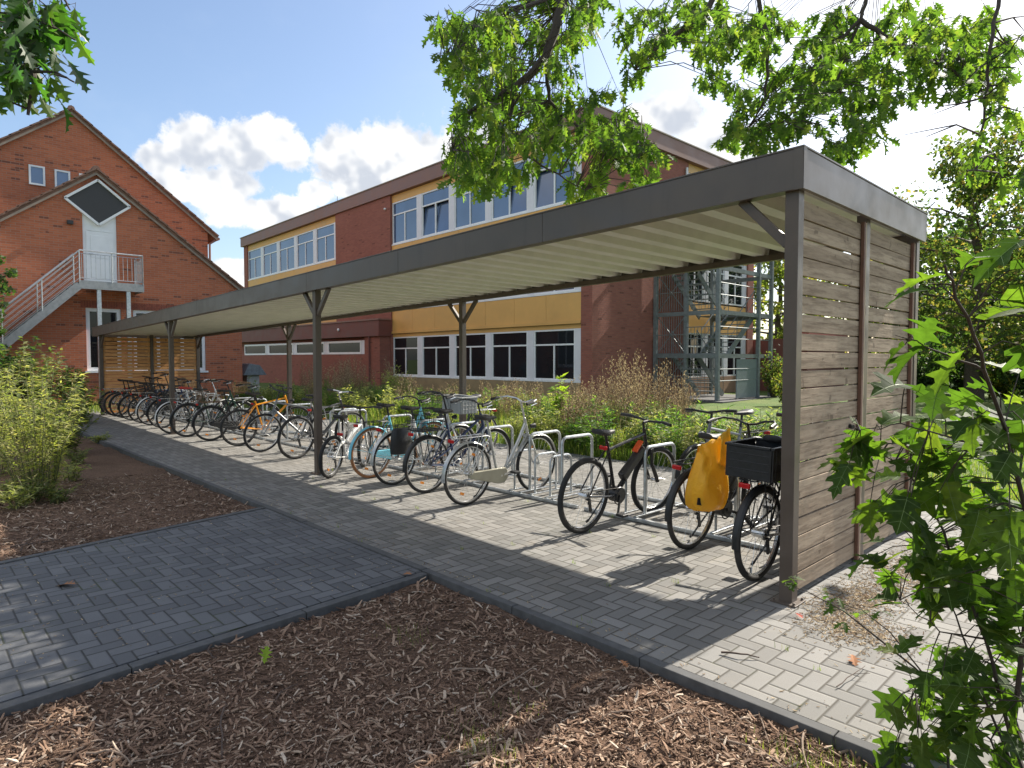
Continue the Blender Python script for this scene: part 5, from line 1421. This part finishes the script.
# ---- willow-like shrub and neighbours on the left bed
WILLOW = island_mat('willow_leaf', [(0, (.13, .16, .06)), (.5, (.22, .24, .09)), (.85, (.32, .31, .13)), (1, (.42, .36, .18))], .55, .42, (2.6, 2.8, 1.2))
GREENW = island_mat('fresh_leaf', [(0, (.045, .095, .022)), (.6, (.08, .14, .03)), (1, (.15, .19, .05))], .5, .42, (3., 3.6, 1.2))
DRYGREEN = island_mat('olive_leaf', [(0, (.07, .10, .035)), (.6, (.13, .155, .05)), (1, (.22, .19, .08))], .65, .35, (2.4, 2.6, 1.2))
def narrow(mb, p, d, up, L, w):
    d = d.normalized(); s = up.cross(d)
    if s.length < 1e-3: s = V((1, 0, 0))
    s.normalize(); n = d.cross(s)
    mb.add([p, p+d*L*.4+s*w*.5-n*L*.02, p+d*L-n*L*.14, p+d*L*.4-s*w*.5-n*L*.02], [(0, 1, 2, 3)])
def stemmy(name, x, y, h, R, label, mat, seed, ns, nl, L, w, cat, z=-.05, stemmat=None, group=None, lean=.0, lo=.1):
    r = random.Random(seed); t = empty(name, (x, y, z)); tag(t, label, cat, group); m = MB(); lf = MB()
    for i in range(ns):
        a = r.uniform(0, 2*pi); q = sqrt(r.random())*R; hh = h*r.uniform(.55, 1.05)*(1-.25*q/R)
        b0 = V((cos(a)*q*.3, sin(a)*q*.3, 0)); tp = V((cos(a)*q+r.gauss(0, .04), sin(a)*q+r.gauss(0, .04), hh)); md = b0.lerp(tp, .5)-V((cos(a)*q*.12, sin(a)*q*.12, -.03))
        m.tube([b0, md, tp], [.006, .0045, .002], 4, caps=False)
        for k in range(nl):
            f = r.uniform(lo, 1.0); p = b0.lerp(md, f*2) if f < .5 else md.lerp(tp, f*2-1)
            d = rnd_dir(r, -.35, .7); narrow(lf, p, d, V((0, 0, 1))+rnd_dir(r)*.5, L*r.uniform(.6, 1.25), w*r.uniform(.7, 1.3))
    m.build('stems', stemmat or GREENSTEM, t); lf.build('foliage', mat, t); return t
GREENSTEM = plain('green_stem', (.12, .13, .05), .7, 0, .3, 20)
p = ground(38, 493); stemmy('willow_shrub', p.x, p.y, 1.95, .62, 'tall yellowish-green willow-like shrub on the left mulch bed', WILLOW, 5, 46, 62, .10, .019, 'shrub')
p = ground(2, 478); stemmy('willow_shrub', p.x-.5, p.y-.1, 2.15, .7, 'pale willow-like shrub cut by the left edge', WILLOW, 6, 48, 56, .10, .02, 'shrub')
p = ground(60, 452); stemmy('leafy_shrub', p.x, p.y, 1.55, .75, 'rounder mid-green shrub behind the willow-like shrub', DRYGREEN, 7, 40, 45, .11, .05, 'shrub')
p = ground(35, 436); stemmy('leafy_shrub', p.x, p.y, 2.2, .8, 'fresh green shrub close to the brick house at the left', DRYGREEN, 9, 55, 60, .13, .055, 'shrub')
p = ground(76, 424); stemmy('leafy_shrub', p.x, p.y, 1.7, .45, 'small light green shrub beside the far end of the walkway', GREENW, 8, 40, 50, .12, .05, 'shrub')
p = ground(5, 440); stemmy('leafy_shrub', p.x-.8, p.y+.2, 2.4, .9, 'dark leafy shrub below the outside stair', DARKLEAF, 12, 50, 60, .14, .06, 'shrub')
rw = random.Random(77)
for i, (px, py, h) in enumerate(((70, 478, .45), (55, 500, .35), (20, 505, .4), (78, 462, .4), (100, 440, .3), (86, 422, .5), (72, 418, .5), (60, 416, .6), (45, 420, .6), (30, 500, .5), (8, 498, .4))):
    p = ground(px, py); stemmy('low_weed', p.x, p.y, h*.75, .24, 'low green weed at the edge of the left mulch bed', (WILLOW, DRYGREEN)[i % 2], 100+i, 13, 18, .09, .02, 'weed', group='low weeds round the left shrubs')

# ---- wild meadow strip behind the racks
DRYST = plain('dry_brown_stem', (.20, .13, .075), .9, 0, .3, 30)
DRYL = island_mat('dry_seed_head', [(0, (.20, .14, .085)), (.5, (.32, .24, .15)), (.85, (.42, .34, .22)), (1, (.50, .42, .29))], .9, .3, (1.7, 1.7, 1.4))
def dry_weed(name, seed, h, R, ns):
    r = random.Random(seed); t = empty(name); m = MB(); lf = MB()
    for i in range(ns):
        a = r.uniform(0, 2*pi); q = sqrt(r.random())*R; hh = h*r.uniform(.6, 1.05); tp = V((cos(a)*q, sin(a)*q, hh)); b0 = V((cos(a)*q*.35, sin(a)*q*.35, 0))
        m.tube([b0, b0.lerp(tp, .55)+rnd_dir(r)*.03, tp], [.006, .004, .0015], 4, caps=False)
        for k in range(16):
            f = .35+.65*k/16; p = b0.lerp(tp, f); L = (.26-.2*(f-.35)/.65)*r.uniform(.6, 1.2); d = (rnd_dir(r, .1, .6)+V((0, 0, .45))).normalized()
            e = p+d*L; m.tube([p, e], [.0025, .001], 3, caps=False)
            for s_ in range(5): quadleaf(lf, p.lerp(e, r.uniform(.3, 1.05))+rnd_dir(r)*.008, r, r.uniform(.012, .034))
    m.build('stems', DRYST, t); lf.build('seed_heads', DRYL, t); return t
DL = 'tall dry brown seeded weed in the wild strip behind the racks'; DG = 'tall dry weeds behind the racks'
GL = 'leafy green weed clump in the wild strip behind the racks'; GG = 'green weeds behind the racks'
dry_src = [dry_weed('dry_weed', 200+i, 1.0, .28, 7) for i in range(4)]
gsrc = [stemmy('green_weed', 0, 0, 1.0, .34, GL, (GREENW, WILLOW, GREENW, WILLOW)[i], 220+i, 22, 26, .12, .028, 'weed', z=0, group=GG) for i in range(4)]
for o in dry_src: tag(o, DL, 'weed', DG)
ch_ = {o: kids(o) for o in dry_src+gsrc}
used = set()
def plant(srcs, x, y, s, sz):
    o = rw.choice(srcs)
    c = o if o not in used else copy_tree(o, None, None) if False else None
    if o not in used: used.add(o); c = o
    else:
        c = o.copy(); COL.objects.link(c)
        for k in ch_[o]: kk = k.copy(); COL.objects.link(kk); kk.parent = c
    c.location = (x, y, -.05); c.rotation_euler = (0, 0, rw.uniform(0, 6.28)); c.scale = (s, s, sz)
cnt = 0
for px in range(225, 790, 4):
    for _ in range(2):
        Y = rw.uniform(8.55, 13.5 if px < 690 else 10.2); p = at_y(px+rw.uniform(-3, 3), 400, Y)
        if p.x < -24: continue
        plant(gsrc, p.x, p.y, rw.uniform(.7, 1.2), rw.uniform(.45, 1.0) if px > 420 else rw.uniform(.6, 1.1)); cnt += 1
for lo_, hi_, n, h0, h1, y0, y1 in ((300, 350, 10, 1.1, 1.7, 9, 13), (340, 400, 11, 1.2, 1.95, 10, 14), (400, 470, 7, .9, 1.3, 9.5, 13), (480, 545, 12, .9, 1.35, 9.5, 12.5), (560, 600, 10, .9, 1.4, 9, 12.5), (596, 640, 9, 1.2, 1.9, 9.5, 13), (625, 672, 9, 1.1, 1.75, 10, 13.5), (655, 690, 6, 1.0, 1.6, 10, 13), (690, 740, 4, .5, .8, 9, 10)):
    for _ in range(n):
        p = at_y(rw.uniform(lo_, hi_), 400, rw.uniform(y0, y1)); plant(dry_src, p.x, p.y, rw.uniform(.8, 1.15), rw.uniform(h0, h1))
p = at_y(396, 400, 11.5); stemmy('goldenrod_bush', p.x, p.y, 1.55, .55, 'pale yellow-green bush standing out of the weeds left of the second rear post', WILLOW, 301, 40, 60, .11, .028, 'shrub')
p = at_y(561, 400, 9.4); stemmy('young_plant', p.x, p.y, 1.62, .16, 'slim young plant with fresh yellow-green top leaves among the weeds', island_mat('bright_leaf', [(0, (.14, .22, .03)), (1, (.24, .30, .05))], .5, .45, (2.6, 2.8, 1.)), 302, 6, 34, .16, .06, 'plant', lo=.62)
# grass blades of the wild strip and lawn edge
GRASS = island_mat('meadow_grass_blades', [(0, (.05, .09, .02)), (.4, (.10, .15, .03)), (.8, (.18, .21, .05)), (1, (.32, .28, .12))], .7, .4, (2.6, 2.8, 1.2))
gm = MB(); rg = random.Random(9)
def blade(x, y, z, h, w):
    a = rg.uniform(0, 2*pi); l = rg.uniform(.1, .55)*h; s = V((-sin(a)*w, cos(a)*w, 0)); b0 = V((x, y, z)); md = b0+V((cos(a)*l*.35, sin(a)*l*.35, h*.6)); e = b0+V((cos(a)*l, sin(a)*l, h))
    gm.add([b0-s, b0+s, md+s*.7, md-s*.7, e], [(0, 1, 2, 3), (3, 2, 4)])
n_ = 0
while n_ < 30000:
    px = rg.uniform(215, 800); Y = 8.3 + 8*rg.random()**1.5; p = at_y(px, 400, Y)
    if p.x < -26 : n_ += 1; continue
    edge = Y < 8.9
    short = px > 690 and Y > 9.6
    blade(p.x, p.y, -.05, rg.uniform(.05, .12) if short else (rg.uniform(.12, .3) if edge else rg.uniform(.2, .55)), rg.uniform(.004, .009)); n_ += 1
for _ in range(16000):
    Y = 8.3+12*rg.random()**1.5; p = at_y(rg.uniform(890, 1060), 400, Y) if rg.random() < .5 else V((rg.uniform(-2.5, 9), Y, 0)); blade(p.x, p.y, -.04, rg.uniform(.05, .14), rg.uniform(.004, .008))
for cx, cy, n in ((490, 748, 140), (470, 735, 60), (820, 762, 200), (790, 755, 80), (520, 700, 40), (410, 632, 60), (1000, 762, 120), (860, 758, 120)):
    p = ground(cx, cy)
    for _ in range(n): x = p.x+rg.gauss(0, .10); y = p.y+rg.gauss(0, .07); blade(x, y, mulch_z(x, y)-.01, rg.uniform(.02, .075), rg.uniform(.0009, .0018))
for _ in range(5000):
    x = rg.uniform(-25.8, -21.9); y = rg.uniform(.3, 8.5)
    if 2.9 < y < 8.3 and x > -27: 
        if x > -22.4: continue
    blade(x, y, -.05 if y < 2.9 else .0, rg.uniform(.1, .35), rg.uniform(.005, .01))
for _ in range(46):
    x = -.1*rg.randint(4, 90); y = 2.93 + .1*rg.randint(0, 26) ; k = rg.randint(5, 16)
    for _ in range(k): blade(x+rg.gauss(0, .02), y+rg.gauss(0, .006), 0, rg.uniform(.012, .045), .0014)
tag(gm.build('meadow_grass', GRASS), 'green and straw-coloured grass growing between the weeds', kind='stuff')
# dry straw swept against the end wall
STRAW = island_mat('dry_straw', [(0, (.16, .10, .06)), (.5, (.34, .25, .15)), (1, (.52, .41, .26))], .9)
cm = MB()
mz = mulch_z
mulch_z = lambda x, y: .0
for cx, cy, sx, sy, n in ((-1.47, 4.55, .12, .3, 2600), (-1.42, 5.45, .14, .3, 2000), (-1.3, 4.1, .16, .14, 1400), (-1.45, 6.3, .14, .4, 900), (-.9, 7.6, .8, .3, 500), (-3.5, 5.8, 1.0, .2, 500), (-6, 5.9, 1.2, .2, 400), (-9, 6.0, 1.5, .2, 300), (-5, 8.1, 3.0, .12, 900)):
    for _ in range(n):
        x = rg.gauss(cx, sx); y = rg.gauss(cy, sy)
        if PX-.1 < x < PX-.0: continue
        L = rg.uniform(.005, .028); chip(x, y, L, L*rg.uniform(.1, .3), .002, -.004)
for _ in range(420):
    x = rg.uniform(-9, .6); y = 2.94 + abs(rg.gauss(0, .10))
    L = rg.uniform(.006, .024); chip(x, y, L, L*rg.uniform(.12, .35), .002, -.002)
for _ in range(500):
    x = rg.uniform(-6.7, -4.0); y = rg.choice((0, 0, 1)) and rg.uniform(.4, 2.8) or rg.uniform(.3, 2.8); L = rg.uniform(.006, .02); chip(x, y, L, L*.3, .0015, -.004)
tag(cm.build('dry_litter', STRAW), 'dry straw and leaf crumbs swept along the paving', kind='stuff')
mulch_z = mz
# fallen twigs and leaves
rt = random.Random(41)
DRYTW = plain('dry_grey_twig', (.26, .19, .14), .85, 0, .35, 40, .4); DARKTW = plain('dark_wet_twig', (.09, .06, .045), .8, 0, .35, 40, .4)
TL = 'dry fallen twig lying on the bark mulch in front'
def fallen_twig(a, c, r, mat, lab=TL, zf=None):
    zf = zf or mulch_z
    p, q = ground(*a), ground(*c); n = 6; pts = []
    off = V((-(q-p).y, (q-p).x, 0)).normalized()*rt.uniform(-.05, .05)
    for i in range(n+1):
        f = i/n; v = p.lerp(q, f)+off*sin(pi*f)+V((rt.gauss(0, .004), rt.gauss(0, .004), 0)); pts.append(V((v.x, v.y, zf(v.x, v.y)+.012+.012*sin(pi*f))))
    m = MB(); m.tube(pts, [r*(1-.5*i/n) for i in range(n+1)], 6)
    if (q-p).length > .2:
        k = pts[3]; d = (q-p).normalized(); s = V((-d.y, d.x, 0)); m.tube([k, k+d*.05+s*rt.choice((-1, 1))*.06+V((0, 0, .01))], [r*.5, r*.3], 5)
    tag(m.build('fallen_twig', mat, smooth=True), lab, 'twig', 'twigs on the bark mulch' if lab == TL else None)
for a, c, r in (((490, 690), (535, 662), .005), ((525, 676), (545, 694), .005), ((475, 692), (505, 735), .004), ((450, 668), (512, 670), .006), ((640, 662), (660, 684), .006), ((655, 720), (690, 702), .005), ((610, 708), (640, 706), .006), ((215, 640), (216, 655), .006), ((220, 640), (248, 646), .005), ((150, 685), (175, 672), .004), ((225, 700), (222, 750), .006), ((275, 693), (298, 677), .005), ((85, 750), (130, 762), .006), ((330, 760), (345, 730), .003), ((700, 705), (712, 750), .003), ((760, 690), (770, 735), .004), ((725, 735), (790, 766), .005), ((395, 605), (398, 580), .003), ((380, 705), (402, 680), .004), ((10, 545), (60, 538), .008), ((20, 550), (40, 530), .005), ((130, 760), (190, 742), .003), ((806, 726), (812, 766), .006), ((840, 745), (905, 740), .006)):
    fallen_twig(a, c, r, rt.choice((DRYTW, DRYTW, DARKTW)))
flat = lambda x, y: .0
fallen_twig((722, 655), (760, 660), .006, DARKTW, 'dark twig lying on the sunlit pavers', flat)
fallen_twig((838, 690), (866, 668), .003, DARKTW, 'thin crooked twig lying on the pavers near the sapling', flat)
def fallen_leaf(px, py, col, size, lab, up=False, zf=flat):
    p = ground(px, py); m = MB(); a = rt.uniform(0, 6.28)
    d = V((cos(a), sin(a), .05)) if not up else V((.15, .1, 1)); u = V((rt.uniform(-.3, .3), rt.uniform(-.3, .3), 1)) if not up else V((.6, -.8, 0))
    put_leaf(m, V((p.x, p.y, zf(p.x, p.y)+.02)), d, u, size, LEAVES[0] if not up else LEAVES[2])
    tag(m.build('fallen_leaf', col), lab, 'leaf')
BRL = island_mat('brown_dead_leaf', [(0, (.28, .12, .05)), (1, (.32, .15, .07))], .8); REDLF = island_mat('red_dead_leaf', [(0, (.40, .07, .04)), (1, (.42, .09, .05))], .7)
fallen_leaf(76, 587, BRL, .16, 'brown dead oak leaf lying on the dark path')
fallen_leaf(852, 658, BRL, .10, 'curled brown leaf on the sunlit pavers')
fallen_leaf(795, 616, REDLF, .06, 'small red leaf on the pavers by the nearest post')
fallen_leaf(264, 662, island_mat('fresh_green_leaf', [(0, (.22, .34, .04)), (1, (.24, .36, .05))], .5, .4, (2, 2, 1)), .10, 'bright green leaf standing upright in the mulch', True, mulch_z)
fallen_leaf(412, 577, BRL, .09, 'dry leaf caught at the corner of path and walkway')
fallen_leaf(620, 655, BRL, .07, 'small tan leaf at the kerb edge of the mulch', False, mulch_z)
